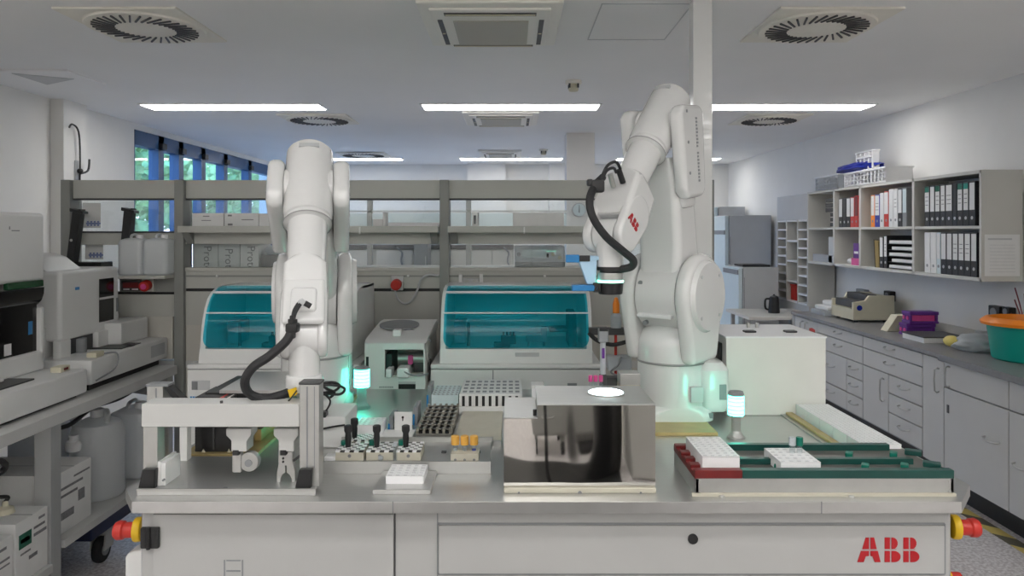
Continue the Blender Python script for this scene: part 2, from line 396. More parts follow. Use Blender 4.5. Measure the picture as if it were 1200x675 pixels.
# hazard tape on the floor, entry of the aisle
o = M().box(2.62, 2.70, 2.2, 4.35, 0, .003).build('floor_tape', 'hazard', None); tag(o, 'yellow and black striped tape on the floor before the right cabinets', 'tape')

# trees outside the windows
def tree(x, y, h, r, label):
    t = thing('tree', label, 'tree', (x, y, -.6), 0, 'trees outside the windows')
    M().cyl((x, y, -.6), (x, y, h), .16, .08, 10).build('trunk', 'bark', t)
    bm = bmesh.new(); rnd = random.Random(x * 7 + y)
    for i in range(2400):
        while True:
            u, v, w = rnd.uniform(-1, 1), rnd.uniform(-1, 1), rnd.uniform(-1, 1)
            if .25 < u * u + v * v + w * w < 1: break
        c = Vector((x + u * r, y + v * r, h + w * r * .9)); a = Vector((rnd.uniform(-1, 1), rnd.uniform(-1, 1), rnd.uniform(-1, 1))).normalized(); b = a.orthogonal().normalized(); s = rnd.uniform(.10, .20)
        bm.faces.new([bm.verts.new(c + a * s), bm.verts.new(c + b * s * .6), bm.verts.new(c - a * s), bm.verts.new(c - b * s * .6)])
    m = M(); m.bm.free(); m.bm = bm; m.build('foliage', 'leaf', t)
tree(-8.4, 15.5, 3.3, 2.0, 'leafy green tree seen through the first window panes')
tree(-8.8, 20.5, 3.6, 2.3, 'leafy green tree seen through the middle window panes')
tree(-8.2, 26.0, 3.6, 2.4, 'leafy green tree seen through the farthest window panes')
struct(M().box(-40, XL - .3, -10, 40, -.8, -.6), 'ground', 'bark')

# ---------------------------------------------------------------- world, camera, colour
w = bpy.data.worlds.new('World'); bpy.context.scene.world = w; w.use_nodes = True
nt = w.node_tree; bg = nt.nodes['Background']; sk = nt.nodes.new('ShaderNodeTexSky'); sk.sky_type = 'PREETHAM'
sk.sun_direction = (-.3, .5, .55); sk.turbidity = 2.2
hs = nt.nodes.new('ShaderNodeMixRGB'); hs.inputs[0].default_value = .6; hs.inputs[2].default_value = (.16, .50, 1, 1)
nt.links.new(sk.outputs[0], hs.inputs[1]); nt.links.new(hs.outputs[0], bg.inputs[0]); bg.inputs[1].default_value = 3.2
cd = bpy.data.cameras.new('Camera'); cam = bpy.data.objects.new('Camera', cd); C.objects.link(cam)
cam.location = (0, 0, CAMZ); cam.rotation_euler = (PI / 2, 0, 0); cd.sensor_width = 36; cd.lens = F / 1200 * 36
cd.shift_y = -(337.5 - HY) / 1200; cd.clip_start = .05
bpy.context.scene.camera = cam
sc = bpy.context.scene
sc.view_settings.view_transform = 'Standard'; sc.view_settings.look = 'None'; sc.view_settings.gamma = 1; sc.view_settings.use_curve_mapping = False
sc.view_settings.exposure = 1.03
# ================================================================ robot cell: cabinet and top
FY = 1.93
cell = thing('robot_cell_cabinet', 'long white machine cabinet with steel worktop and red letters on its front panel', 'machine cabinet', (.1, 2.6, 0))
XLc, XRc = -.985, 1.165
xa, xb = X(147, 1.96) - .005, X(1137, 2.0) + .0
back = 3.22
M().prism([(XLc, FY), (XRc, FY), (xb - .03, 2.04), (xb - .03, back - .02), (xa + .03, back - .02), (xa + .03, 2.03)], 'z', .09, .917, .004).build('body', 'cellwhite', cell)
top = M().prism([(XLc - .0, FY - .052), (XRc, FY - .052), (xb, 2.0), (xb, back), (xa, back), (xa, 1.97)], 'z', .919, TT, .002).build('worktop', 'steel', cell)
M().box(-.31, -.307, FY - .0525, FY - .051, .919, TT).build('seam', 'mid', top)
M().box(.80, .803, FY - .0525, FY - .051, .919, TT).build('seam', 'mid', top)
M().prism([(XLc + .03, FY + .03), (XRc - .03, FY + .03), (xb - .06, 2.1), (xb - .06, back - .05), (xa + .06, back - .05), (xa + .06, 2.1)], 'z', 0, .09).build('plinth', 'black', cell)
# left front door
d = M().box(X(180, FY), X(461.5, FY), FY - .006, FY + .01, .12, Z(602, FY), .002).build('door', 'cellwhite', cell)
hi = M().box(X(168, FY), X(189, FY), FY - .018, FY - .004, Z(640, FY), Z(616, FY), .003).build('hinge', 'black', cell)
M().cyl((X(178, FY), FY - .02, Z(640, FY)), (X(178, FY), FY - .02, Z(614.5, FY)), .005).build('pin', 'black', hi)
lg = M()
for a, b, c, e in [(263.5, 265, 655, 700), (284.5, 286, 655, 700), (266.5, 283, 655, 656.2), (266.5, 283, 667, 668.6)]:
    lg.box(X(a, FY), X(b, FY), FY - .0075, FY - .005, Z(e, FY), Z(c, FY))
lg.build('recess_outline', 'mid', d)
M().box(X(462, FY), X(463.6, FY), FY - .003, FY + .004, .12, .917).build('gap', 'dark', cell)
M().box(X(512.2, FY), X(513.4, FY), FY - .004, FY + .004, .12, .917).build('gap', 'mid', cell)
# right panel inset in a groove
g = M(); gx0, gx1, gz0, gz1 = X(513, FY), X(1106.5, FY), Z(672.5, FY), Z(613.5, FY)
g.box(gx0, gx1, FY - .004, FY + .002, gz1 - .002, gz1 + .002).box(gx0, gx1, FY - .004, FY + .002, gz0 - .002, gz0 + .002).box(gx1 - .002, gx1 + .002, FY - .004, FY + .002, gz0, gz1)
g.build('groove', 'mid', cell)
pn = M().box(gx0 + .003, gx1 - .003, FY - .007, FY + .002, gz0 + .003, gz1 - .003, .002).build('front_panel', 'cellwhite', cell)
kx, kz = X(811, FY), Z(630, FY)
kh = M().cyl((kx, FY - .011, kz), (kx, FY - .003, kz), .0135).build('lock', 'black', pn)
# the letters A B B, each cut in four by thin gaps
lt = M(); lw, lh = X(1075.5, FY) - X(1003, FY), Z(628.5, FY) - Z(657, FY); lx, lz = X(1003, FY), Z(657, FY)
def lp(poly): lt.prism([(lx + p[0] * lw, lz + p[1] * lh) for p in poly], 'y', FY - .0092, FY - .006)
lp([(.08, .535), (.134, 1), (.185, 1), (.185, .535)]); lp([(.21, .535), (.21, 1), (.268, 1), (.311, .535)])
lp([(0, 0), (.06, .45), (.185, .45), (.185, .25), (.134, .24), (.10, 0)]); lp([(.21, .25), (.21, .45), (.329, .45), (.373, 0), (.279, 0), (.244, .24)])
def arc(cx, cz, rx, rz, n=9): return [(cx + rx * math.cos(t), cz + rz * math.sin(t)) for t in [PI / 2 - PI * k / n for k in range(n + 1)]]
for o in (.44, .742):
    lp([(o, .535), (o, 1), (o + .082, 1), (o + .082, .535)]); lp([(o, 0), (o, .45), (o + .082, .45), (o + .082, 0)])
    lp([(o + .11, .535), (o + .11, 1)] + arc(o + .135, .77, .073, .23, 7) + [(o + .19, .535)]); lp([(o + .11, 0), (o + .11, .45)] + arc(o + .155, .225, .10, .225))
lt.build('lettering', 'logored', pn)
# emergency stops on both ends
def estop(x, y, z, s, label):
    t = thing('emergency_stop', label, 'emergency stop', (x, y, z), 0, 'emergency stop buttons')
    M().cyl((x, y, z), (x + s * .022, y - .004, z), .033, .033, bev=.006).build('yellow_ring', 'yellow', t)
    b = M().cyl((x + s * .02, y - .004, z), (x + s * .052, y - .008, z), .021, .021).build('neck', 'red', t)
    M().lathe([(.021, 0), (.025, .004), (.026, .018), (.022, .026), (0, .028)], (x + s * .045, y - .007, z), (s, -.06, 0)).build('button', 'red', t)
estop(xa + .016, 2.03, Z(620, 2.03), -1, 'red mushroom emergency stop on a yellow ring at the left end of the robot cell')
estop(xb - .036, 2.03, Z(617, 2.03), 1, 'red mushroom emergency stop on a yellow ring at the right end of the robot cell')
hd = thing('push_handle', 'rounded white push handle on the left end of the robot cell', 'handle', (xa, 2.05, .5))
M().prism([(xa + .02, .4), (xa - .035, .4), (xa - .035, Z(650, 2.05)), (xa - .028, Z(645, 2.05)), (xa - .01, Z(642, 2.05)), (xa + .02, Z(641, 2.05))], 'y', 2.03, 2.09, .008).build('grip', 'plastic', hd)
M().box(xa + .015, xa + .032, 2.02, 2.10, .4, .8, .004).build('mount', 'greyplastic', hd)
p = thing('warning_knob', 'small red knob low on the right end of the robot cell', 'knob', (xb - .03, 2.06, Z(676, 2.05)))
M().cyl((xb - .034, 2.05, Z(678, 2.05)), (xb + .004, 2.05, Z(678, 2.05)), .018, bev=.004).build('cap', 'red', p)
M().cyl((xb - .036, 2.05, Z(678, 2.05)), (xb - .028, 2.05, Z(678, 2.05)), .024).build('collar', 'yellow', p)

# ================================================================ left gripper portal
PZ = TT + .012
pt = thing('gripper_portal', 'grey aluminium portal frame with a thick white crossbeam on a base plate at the left', 'portal frame', (-.78, 2.0, TT))
bp_ = M().prism([(X(160, 1.92), 1.92), (X(370, 1.92), 1.92), (X(376, 2.14), 2.14), (X(376, 2.14), 2.22), (X(212, 2.22), 2.22)], 'z', TT, PZ, .002).build('base_plate', 'steel', pt)
M().box(X(160, 1.92), X(370, 1.92), 1.918, 1.926, PZ, PZ + .006).build('front_lip', 'alu', bp_)
M().cyl((X(263, 1.93), 1.935, PZ), (X(263, 1.93), 1.935, PZ + .004), .006).build('screw', 'mid', bp_)
y0 = 1.955
def profile(m, x0, x1, ya, yb, z0, z1):
    m.box(x0, x1, ya, yb, z0, z1, .002)
    return m
lpst = profile(M(), X(167.5, y0), X(184.5, y0), y0, y0 + .04, PZ, Z(500, y0)).build('post', 'alu', pt)
rp = profile(M(), X(351, y0), X(374, y0), y0, y0 + .045, PZ, Z(451, y0)).build('post', 'alu', pt)
M().box(X(359, y0), X(361, y0), y0 - .001, y0 + .01, PZ + .05, Z(453, y0)).box(X(368, y0), X(369, y0), y0 - .001, y0 + .01, PZ + .05, Z(453, y0)).build('slot', 'mid', rp)
M().box(X(350, y0), X(375, y0), y0 - .002, y0 + .047, Z(451, y0), Z(448, y0), .002).build('end_cap', 'dark', rp)
bm_ = M().box(X(166.5, y0), X(351, y0), y0 - .005, y0 + .07, Z(500, y0), Z(473, y0), .003).build('beam', 'beam', pt)
M().cyl((X(258.5, y0), y0 + .006, Z(473, y0)), (X(258.5, y0), y0 + .006, Z(472, y0) + .004), .004).build('screw', 'dark', bm_)
for xx, dx in ((168, 18), (350, 17)):
    M().prism([(X(xx - 2, y0), PZ), (X(xx + dx - 1, y0), PZ), (X(xx + dx, y0), PZ + .052), (X(xx + 3, y0), PZ + .052)], 'y', y0 - .02, y0 - .001, .002).build('corner_bracket', 'black', pt)
rr = profile(M(), X(172, 2.15), X(191, 2.15), 2.15, 2.19, PZ, Z(453, 2.15)).build('rear_post', 'alu', pt)
M().box(X(182, 2.15), X(184, 2.15), 2.149, 2.16, PZ + .05, Z(455, 2.15)).build('slot', 'mid', rr)
M().box(X(171, 2.15), X(197, 2.15), 2.148, 2.192, Z(453, 2.15), Z(450.5, 2.15)).build('end_cap', 'mid', rr)
M().prism([(X(191, 2.15), Z(452, 2.15)), (X(196, 2.15), Z(452, 2.15)), (X(215, 2.15), Z(470, 2.15)), (X(206, 2.15), Z(472, 2.15))], 'y', 2.15, 2.185).build('brace', 'black', pt)
rl = profile(M(), X(212, 2.18), X(221, 2.18), 2.17, 2.2, PZ, Z(500, 2.18)).build('rear_post', 'plastic', pt)
M().box(X(187, 1.97), X(196, 1.97), 1.96, 2.05, PZ, Z(541, 1.97), .002).box(X(187, 1.97), X(191, 1.97), 1.957, 2.05, PZ, Z(539, 1.97), .002).build('side_bracket', 'plastic', pt)
M().cyl((X(191, 1.95), 1.958, Z(563, 1.95)), (X(191, 1.95), 1.95, Z(563, 1.95)), .003).build('screw', 'mid', pt)
M().tube([(X(349, y0), y0 - .012, Z(457, y0)), (X(341, y0), y0 + .01, Z(466, y0)), (X(334, y0), y0 + .03, Z(473, y0))], .0022).build('stay', 'black', pt)
M().prism([(X(337, 2.0), Z(457, 2.0)), (X(347, 2.0), Z(454, 2.0)), (X(348, 2.0), Z(462, 2.0)), (X(340, 2.0), Z(467, 2.0))], 'y', 2.0, 2.003).build('yellow_tag', 'yellow', pt)
# two hanging grippers
def gripper(cx, y, fold, label):
    t = thing('gripper', label, 'gripper', (X(cx, y), y, Z(500, y)), 0, 'grippers hanging from the portal beam')
    def bx(a, b, c, e, ya, yb, bev=.002): return M().box(X(cx + a, y), X(cx + b, y), ya, yb, Z(e, y), Z(c, y), bev)
    h = M().prism([(X(cx - 15, y), Z(500, y)), (X(cx + 14, y), Z(500, y)), (X(cx + 14, y), Z(508, y)), (X(cx + 9, y), Z(515, y)), (X(cx + 9, y), Z(527, y)), (X(cx - 9, y), Z(527, y)), (X(cx - 9, y), Z(514, y)), (X(cx - 15, y), Z(508, y))], 'y', y - .02, y + .035, .003).build('mount', 'beam', t)
    bx(-7, 0, 525, 531, y - .022, y + .0, .001).build('connector', 'black', t)
    if fold:
        M().box(X(cx - 10, y), X(cx + 1, y), y - .008, y + .012, Z(553, y), Z(528, y), .004).build('finger', 'alu', t)
        M().cyl((X(cx + 9, y), y - .005, Z(541, y)), (X(cx + 9, y), y + .02, Z(541, y)), .027, bev=.004).build('finger', 'alu', t)
        M().cyl((X(cx + 9, y), y - .008, Z(542, y)), (X(cx + 9, y), y - .004, Z(542, y)), .010).build('pivot', 'mid', t)
    else:
        M().box(X(cx - 11, y), X(cx + 6, y), y - .008, y + .012, Z(545, y), Z(528, y), .003).build('palm', 'alu', t)
        for s in (-1, 1):
            q = lambda px, py: (X(cx - 2 + s * px, y), Z(py, y))
            M().prism([q(1, 543), q(8, 540), q(10.5, 551), q(11, 569), q(7, 570), q(6.5, 560), q(4, 555), q(0.5, 553)], 'y', y - .008, y + .01, .002).build('finger', 'alu', t)
        M().tube([(X(cx + 6, y), y, Z(540, y)), (X(cx + 12, y), y - .01, Z(535, y)), (X(cx + 22, y), y - .005, Z(527, y))], .0035).build('cable', 'dark', t)
        M().cyl((X(cx - 5, y), y - .010, Z(536, y)), (X(cx - 5, y), y - .007, Z(536, y)), .003).cyl((X(cx - 5, y), y - .010, Z(540, y)), (X(cx - 5, y), y - .007, Z(540, y)), .003).build('screw', 'black', t)
gripper(283, 2.0, True, 'left gripper under the white crossbeam, with a round pivot plate')
gripper(338, 2.0, False, 'right gripper under the white crossbeam, with two forked metal fingers')
# black device on a gold plate below the beam
t = thing('dosing_device', 'black boxy device with aluminium lid on a gold plate behind the portal beam', 'lab device', (-.86, 2.4, TT))
M().box(X(213, 2.24), X(300, 2.24), 2.24, 2.57, TT, TT + .012, .002).build('base_plate', 'gold', t)
M().box(X(298, 2.38), X(306, 2.38), 2.38, 2.57, TT + .012, TT + .05, .002).build('side_rail', 'gold', t)
b = M().box(X(228, 2.26), X(272, 2.26), 2.26, 2.42, TT + .012, Z(462, 2.3), .003).box(X(240, 2.3), X(325, 2.3), 2.30, 2.57, TT + .10, Z(460, 2.3), .003).build('body', 'black', t)
M().box(X(249, 2.255), X(251, 2.255), 2.255, 2.262, TT + .02, 1.13).build('seam', 'dark', b)
for px in (237, 267): M().prism([(X(px - 2, 2.25), Z(531, 2.25)), (X(px + 2, 2.25), Z(531, 2.25)), (X(px, 2.25), Z(527, 2.25))], 'y', 2.256, 2.262).build('warning_mark', 'rackcream', b)
M().prism([(2.29, Z(461, 2.29)), (2.29, Z(457.5, 2.29)), (2.58, Z(457.5, 2.29) + .004), (2.58, Z(461, 2.29))], 'x', X(257, 2.29), X(340, 2.29)).build('lid', 'steel', t)
M().cyl((X(259, 2.25), 2.25, Z(467, 2.28)), (X(259, 2.25), 2.30, Z(467, 2.28)), .010).build('stop_button', 'red', t)
M().cyl((X(267, 2.25), 2.25, Z(466.5, 2.28)), (X(267, 2.25), 2.30, Z(466.5, 2.28)), .008).build('button', 'plastic', t)

# ================================================================ racks on the worktop
GW = 'white tube racks'
def white_rack(x0, x1, y0, y1, z0, z1, nx, ny, label, matn='whiterack', group=GW, name='tube_rack', hole='greyplastic'):
    t = thing(name, label, 'tube rack', ((x0 + x1) / 2, (y0 + y1) / 2, z0), 0, group)
    M().box(x0 + .0003, x1 - .0003, y0 + .0003, y1 - .0003, z0, z1 - .0016).build('body', matn, t)
    M().box(x0 + .002, x1 - .002, y0 + .002, y1 - .002, z1 - .0017, z1 - .0012).build('wells', 'rackwell' if matn == 'whiterack' else 'mid', t)
    tp = M(); fx, fy = (x1 - x0) / nx, (y1 - y0) / ny; w = .24
    for i in range(nx + 1): xx = x0 + i * fx; tp.box(max(x0, xx - fx * w), min(x1, xx + fx * w), y0, y1, z1 - .0016, z1)
    for j in range(ny + 1): yy = y0 + j * fy; tp.box(x0, x1, max(y0, yy - fy * w), min(y1, yy + fy * w), z1 - .0015, z1 - .0001)
    tp.build('grid', matn, t)
    return t
# front rack on its small plate
pl = M().box(X(437, 1.935), X(505, 1.935), 1.93, 2.085, TT, TT + .012, .002).build('rack_plate', 'steel', None); tag(pl, 'small square steel plate under the frontmost white rack', 'plate')
white_rack(X(452, 1.975), X(496.5, 1.975), 1.975, 2.075, TT + .012, Z(558, 1.975), 5, 5, 'white tube rack on the small steel plate at the front edge')
# tray with pin blocks
tr = thing('sample_tray', 'low aluminium sample tray behind the front white rack', 'tray', (-.3, 2.2, TT))
ty0, ty1 = 2.09, 2.33
M().box(X(378, ty0), X(575, ty0), ty0, ty0 + .008, TT, TT + .036, .001).box(X(378, ty0), X(575, ty0), ty1 - .008, ty1, TT, TT + .04).build('wall', 'alu', tr)
M().box(X(378, ty0) + .005, X(575, ty0) - .005, ty0 + .006, ty1 - .006, TT, TT + .026).build('deck', 'alu', tr)
for px in (520, 560): M().box(X(px - 3, 2.2), X(px + 3, 2.2), 2.2, 2.215, TT + .026, TT + .031, .001).build('clip', 'dark', tr)
M().box(X(380, 2.12), X(392, 2.12), 2.12, 2.16, TT + .026, TT + .04, .002).build('end_stop', 'whiterack', tr)
def block(x0, x1, y0, y1, z1, label):
    t = thing('pin_block', label, 'sample block', ((x0 + x1) / 2, (y0 + y1) / 2, TT + .026), 0, 'checker topped sample blocks')
    M().box(x0, x1, y0, y1, TT + .026, z1, .002).build('body', 'rackcream', t)
    w = M(); k = M(); n, mrow = 6, 6; dx, dy = (x1 - x0) / n, (y1 - y0) / mrow
    for i in range(n):
        for j in range(mrow):
            (k if (i + j) % 2 else w).box(x0 + i * dx, x0 + (i + 1) * dx - .001, y0 + j * dy, y0 + (j + 1) * dy - .001, z1 - .002, z1 + (.003 if (i + j) % 2 == 0 else .001))
    w.build('top', 'whiterack', t); k.build('wells', 'black', t)
    M().cyl(((x0 + x1) / 2, y0 - .001, TT + .04), ((x0 + x1) / 2, y0 + .004, TT + .04), .005).build('screw', 'print', t)
zb = Z(529.5, 2.13)
block(X(393, 2.13), X(426, 2.13), 2.13, 2.225, zb, 'leftmost cream sample block with checker top in the tray')
block(X(429, 2.13), X(461, 2.13), 2.13, 2.225, zb, 'middle cream sample block with checker top in the tray')
block(X(464, 2.13), X(493, 2.13), 2.13, 2.225, zb, 'right cream sample block with checker top, beside the empty clips')
block(X(410, 2.24), X(436, 2.24), 2.24, 2.31, zb, 'rear cream sample block with checker top behind the leftmost one')
def pin(px, y, pyt, label):
    x = X(px, y); t = thing('black_pin', label, 'lab pin', (x, y, zb), 0, 'black pins standing in the sample blocks')
    M().lathe([(.0075, zb), (.0095, zb + .03), (.0085, Z(pyt, y) - .022)], (x, y, 0), n=14).build('shaft', 'black', t)
    M().lathe([(.0085, Z(pyt, y) - .022), (.012, Z(pyt, y) - .014), (.012, Z(pyt, y)), (.009, Z(pyt, y) + .002)], (x, y, 0), n=14).build('head', 'rubber', t)
pin(408, 2.17, 499, 'black upright pin in the leftmost sample block')
pin(415.5, 2.27, 491, 'black upright pin in the rear sample block')
pin(441.5, 2.17, 499, 'black upright pin in the middle sample block')
pin(475.5, 2.17, 499, 'black upright pin in the right sample block')
def gtube(px, y, py, matc, label, name='capped_tube', group='green capped tubes in the tray'):
    x = X(px, y); zt = Z(py, y)
    t = thing(name, label, 'sample tube', (x, y, zb), 0, group)
    M().cyl((x, y, zb), (x, y, zt), .006).build('tube', 'clear', t)
    M().cyl((x, y, zt - .004), (x, y, zt + .020), .0105, bev=.002, n=16).build('cap', matc, t)
gtube(403.5, 2.20, 524, 'greencap', 'green cap tube beside the black pin of the leftmost block')
gtube(421, 2.29, 518, 'greencap', 'green cap tube beside the black pin of the rear block')
gtube(436.5, 2.20, 523, 'greencap', 'green cap tube beside the black pin of the middle block')
gtube(471, 2.20, 523, 'greencap', 'green cap tube beside the black pin of the right block')
for k, (px, w) in enumerate([(446, 'left'), (463, 'right')]):
    x = X(px, 2.115); zz = TT + .036
    t = thing('glass_vial', 'small clear vial at the tray front edge, %s of the white rack corner' % w, 'vial', (x, 2.115, zz), 0, 'clear vials')
    M().cyl((x, 2.115, TT + .026), (x, 2.115, TT + .026 + (.012, .05)[k]), .006).build('tube', 'clear', t)
    M().cyl((x, 2.115, TT + .026 + (.010, .048)[k]), (x, 2.115, TT + .026 + (.018, .056)[k]), .007).build('cap', 'frost', t)
# orange capped tubes
ob = thing('tube_block', 'low cream block holding three orange-capped tubes', 'tube rack', (X(545, 2.13), 2.16, TT + .026))
M().box(X(528, 2.13), X(561, 2.13), 2.13, 2.19, TT + .026, Z(532, 2.13), .002).build('body', 'rackcream', ob)
for q in (533.5, 544.5, 555.5): M().cyl((X(q, 2.13), 2.129, Z(539, 2.13)), (X(q, 2.13), 2.133, Z(539, 2.13)), .004, n=12).build('screw', 'print', ob)
for q, liquid, w in ((533.5, 'pink', 'left'), (544.5, 'clear', 'middle'), (555.5, 'blue', 'right')):
    y = 2.165; x = X(q, y); z0 = Z(532, 2.13)
    t = thing('orange_cap_tube', '%s orange-capped sample tube in the low cream block' % w, 'sample tube', (x, y, z0), 0, 'orange capped tubes')
    M().cyl((x, y, z0 - .01), (x, y, Z(519, y)), .0075).build('tube', 'clear', t)
    M().cyl((x, y, z0 - .005), (x, y, Z(526, y)), .006).build('liquid' if liquid != 'clear' else 'label', {'pink': 'frost', 'clear': 'frost', 'blue': 'blue'}[liquid], t)
    M().cyl((x, y, Z(521, y)), (x, y, Z(510.5, y)), .0125, bev=.002, n=18).build('cap', 'ocap', t)
# grey slotted metal rack
gy0, gy1 = 2.42, 2.78
t = thing('slotted_rack', 'dark grey slotted metal tube rack, long and empty, behind the tray', 'tube rack', (-.26, 2.6, TT))
gx0_, gx1_ = X(487, gy0), X(529, gy0); gz = Z(503, gy0)
M().box(gx0_, gx1_, gy0, gy1, TT, TT + .022, .002).build('base', 'aludark', t)
for j in range(7):
    yy = gy0 + .01 + j * (gy1 - gy0 - .03) / 6; c = M()
    for i in range(6): xx = gx0_ + i * (gx1_ - gx0_ - .009) / 5; c.box(xx, xx + .009, yy, yy + .022, TT + .022, gz)
    c.box(gx0_, gx1_, yy + .002, yy + .008, gz - .010, gz - .004).box(gx0_, gx1_, yy + .002, yy + .008, TT + .03, TT + .036)
    c.build('comb', 'rackmetal', t)
M().box(gx0_ + .004, gx1_ - .004, gy0 + .012, gy1 - .012, TT + .018, TT + .030).build('floor_sheet', 'black', t)
# blue edged cassettes
for k, (px, y, py0, py1, w) in enumerate([(458, 2.495, 507, 488, 'beside the white bracket'), (487, 2.62, 503, 477, 'left of the slotted rack'), (503, 2.86, 476, 452, 'beside the pale rack at the back')]):
    x = X(px, y); z0, z1 = TT, Z(py1, y)
    t = thing('slide_cassette', 'slim blue and grey cassette %s' % w, 'cassette', (x, y, TT), 0, 'blue slide cassettes')
    M().box(x - .008, x + .008, y, y + .10, z0, z1, .003).build('shell', 'mid', t)
    M().box(x - .010, x - .003, y - .004, y + .10, z0, z0 + .6 * (z1 - z0), .002).build('blue_face', 'lblue', t)
t = thing('angle_bracket', 'white angle bracket with a black screw beside the blue cassette', 'bracket', (X(471, 2.48), 2.48, TT))
M().box(X(462, 2.48), X(483, 2.48), 2.48, 2.49, TT, Z(483, 2.48), .002).box(X(417, 2.40), X(483, 2.40), 2.40, 2.49, TT, TT + .02, .003).build('plate', 'plastic', t)
M().cyl((X(472, 2.48), 2.478, Z(489, 2.48)), (X(472, 2.48), 2.484, Z(489, 2.48)), .004).box(X(471.5, 2.48), X(472.5, 2.48), 2.477, 2.481, Z(493, 2.48), Z(489, 2.48)).build('screw', 'black', t)
white_rack(X(416, 2.42), X(447, 2.42), 2.42, 2.52, TT + .02, Z(498, 2.42), 5, 5, 'white tube rack behind the black pins, glowing turquoise beside the left beacon')
white_rack(X(505.5, 2.84), X(537, 2.84), 2.84, 3.02, TT, Z(463, 2.84), 6, 5, 'pale bluish tube rack at the back between grey rack and analyser', 'rackcyan')
# white slotted block
t = thing('slot_block', 'white block with a row of black upright slots at the back', 'tube rack', (X(570, 2.8), 2.85, TT))
sx0, sx1, sy0, sy1 = X(538, 2.78), X(612, 2.78), 2.78, 3.06; sz0, sz1 = TT, Z(462, 2.78)
M().box(sx0, sx1, sy0, sy1, sz0 + .03, sz1, .003).box(sx0, sx1, sy0 - .01, sy1, sz0, sz0 + .03, .002).build('body', 'plastic', t)
k = M()
for i in range(9): px = 541.5 + i * 7.8; k.box(X(px, sy0), X(px + 3.2, sy0), sy0 - .002, sy0 + .01, Z(478.5, sy0), Z(464, sy0))
k.build('slots', 'black', t)
k = M()
for j in range(4):
    for i in range(9):
        px = 541.5 + i * 7.8; k.box(X(px, sy0), X(px, sy0) + .016, sy0 + .03 + j * .062, sy0 + .06 + j * .062, sz1 - .001, sz1 + .001)
k.build('wells', 'mid', t)
p = thing('tube_cup', 'small white cup behind the step of the mirror box', 'cup', (X(630, 2.7), 2.7, TT)); c_ = (X(630, 2.7), 2.7)
M().box(c_[0] - .022, c_[0] + .022, 2.68, 2.74, TT, Z(451, 2.7), .004).build('body', 'whiterack', p)
M().box(c_[0] - .024, c_[0] + .024, 2.678, 2.742, Z(454, 2.7), Z(450, 2.7), .003).build('rim', 'plastic', p)
p = thing('reflection_plate', 'flat plate left of the mirror box, coloured as a beige worktop reflection', 'plate', (X(560, 2.4), 2.5, TT))
M().box(X(536, 2.5), X(588, 2.5), 2.36, 2.76, TT, TT + .016, .002).build('sheet', 'rackcream', p)  # beige stands in for a reflection on the steel worktop
M().box(X(536, 2.5), X(588, 2.5), 2.355, 2.362, TT, TT + .02, .001).build('edge', 'alu', p)

# ================================================================ mirror-polished box
my = 1.95
mb = thing('mirror_box', 'mirror-polished steel box with a stepped top in the middle of the cell', 'steel box', (.18, 2.05, TT))
x0, x1, xs = X(590.5, my), X(768, my), X(630, my); zt, zs = Z(473.5, my), Z(489, my); zb0 = Z(570, my)
ys1 = YZ(465.5, zs); yt1 = YZ(452, zt)
M().prism([(x0, zb0), (x1, zb0), (x1, zt - .003), (xs, zt - .003), (xs, zs - .002), (x0, zs - .002)], 'y', my, my + .004).build('front_mirror', 'mirror', mb)
M().box(x0, xs, my - .001, ys1, zs - .004, zs, .001).build('step_top', 'steel', mb)
M().box(xs, x1, my - .001, yt1, zt - .004, zt, .001).build('top', 'steel', mb)
M().box(x0, x1, my + .006, max(ys1, yt1) - .004, TT + .002, zs - .006).box(xs + .002, x1, my + .006, yt1 - .002, zs - .006, zt - .005).build('side_walls', 'alu', mb)
f = M().box(x0, x1, my - .012, my + .02, TT, zb0 - .001, .002).build('foot_flange', 'rackcream', mb)
for q in (608, 750): M().cyl((X(q, my), my - .014, Z(575.5, my)), (X(q, my), my - .008, Z(575.5, my)), .003).build('screw', 'print', f)
M().cyl((X(679, my), my - .014, Z(575.5, my)), (X(679, my), my - .008, Z(575.5, my)), .005).build('screw', 'print', f)
M().cyl((X(627, my), my + .02, zs), (X(627, my), my + .02, zs + .016), .005).build('stud', 'black', mb)
ly = YZ(461, zt)
t = thing('inspection_light', 'glowing white round light disc in the top of the mirror box', 'lamp', (X(710, ly), ly, zt))
M().lathe([(.050, zt), (.050, zt + .004), (.046, zt + .006), (0, zt + .006)], (X(710, ly), ly, 0)).build('lens', 'camlight', t)
M().lathe([(.0535, zt - .0), (.0535, zt + .003), (.0505, zt + .004), (.0505, zt)], (X(710, ly), ly, 0), caps=False).build('rim', 'alu', t)

# ================================================================ right rack tray
ry0, ry1 = 1.92, 2.17; tz = Z(551, ry0)
rx0, rx1 = X(815, ry0), X(1118, ry0)
t = thing('rack_tray', 'aluminium rack tray with green rails and a dark red left end', 'tray', (.83, 2.04, TT))
M().box(rx0, rx1, ry0, ry0 + .008, TT, tz - .022, .001).box(rx0, rx1, ry1 - .008, ry1, TT, tz - .022).box(rx0, rx0 + .008, ry0, ry1, TT, tz - .022).box(rx1 - .008, rx1, ry0, ry1, TT, tz - .022).build('skirt', 'alu', t)
M().box(rx0 - .01, rx1 + .002, ry0 - .006, ry0 + .002, TT, TT + .008).build('foot_strip', 'rackcream', t)
M().box(rx0 + .002, rx1 - .002, ry0 + .002, ry1 - .002, tz - .03, tz - .018).build('deck', 'aludark', t)
xr = X(870, ry0)
for (ya, yb, zz) in ((ry0 - .002, ry0 + .022, tz), (2.022, 2.040, tz - .002), (ry1 - .02, ry1 + .002, tz)):
    M().box(xr if ya < 2 else X(835, ya), rx1 - (.0 if ya < 2 else .05), ya, yb, tz - .022, zz, .002).build('rail', 'green', t)
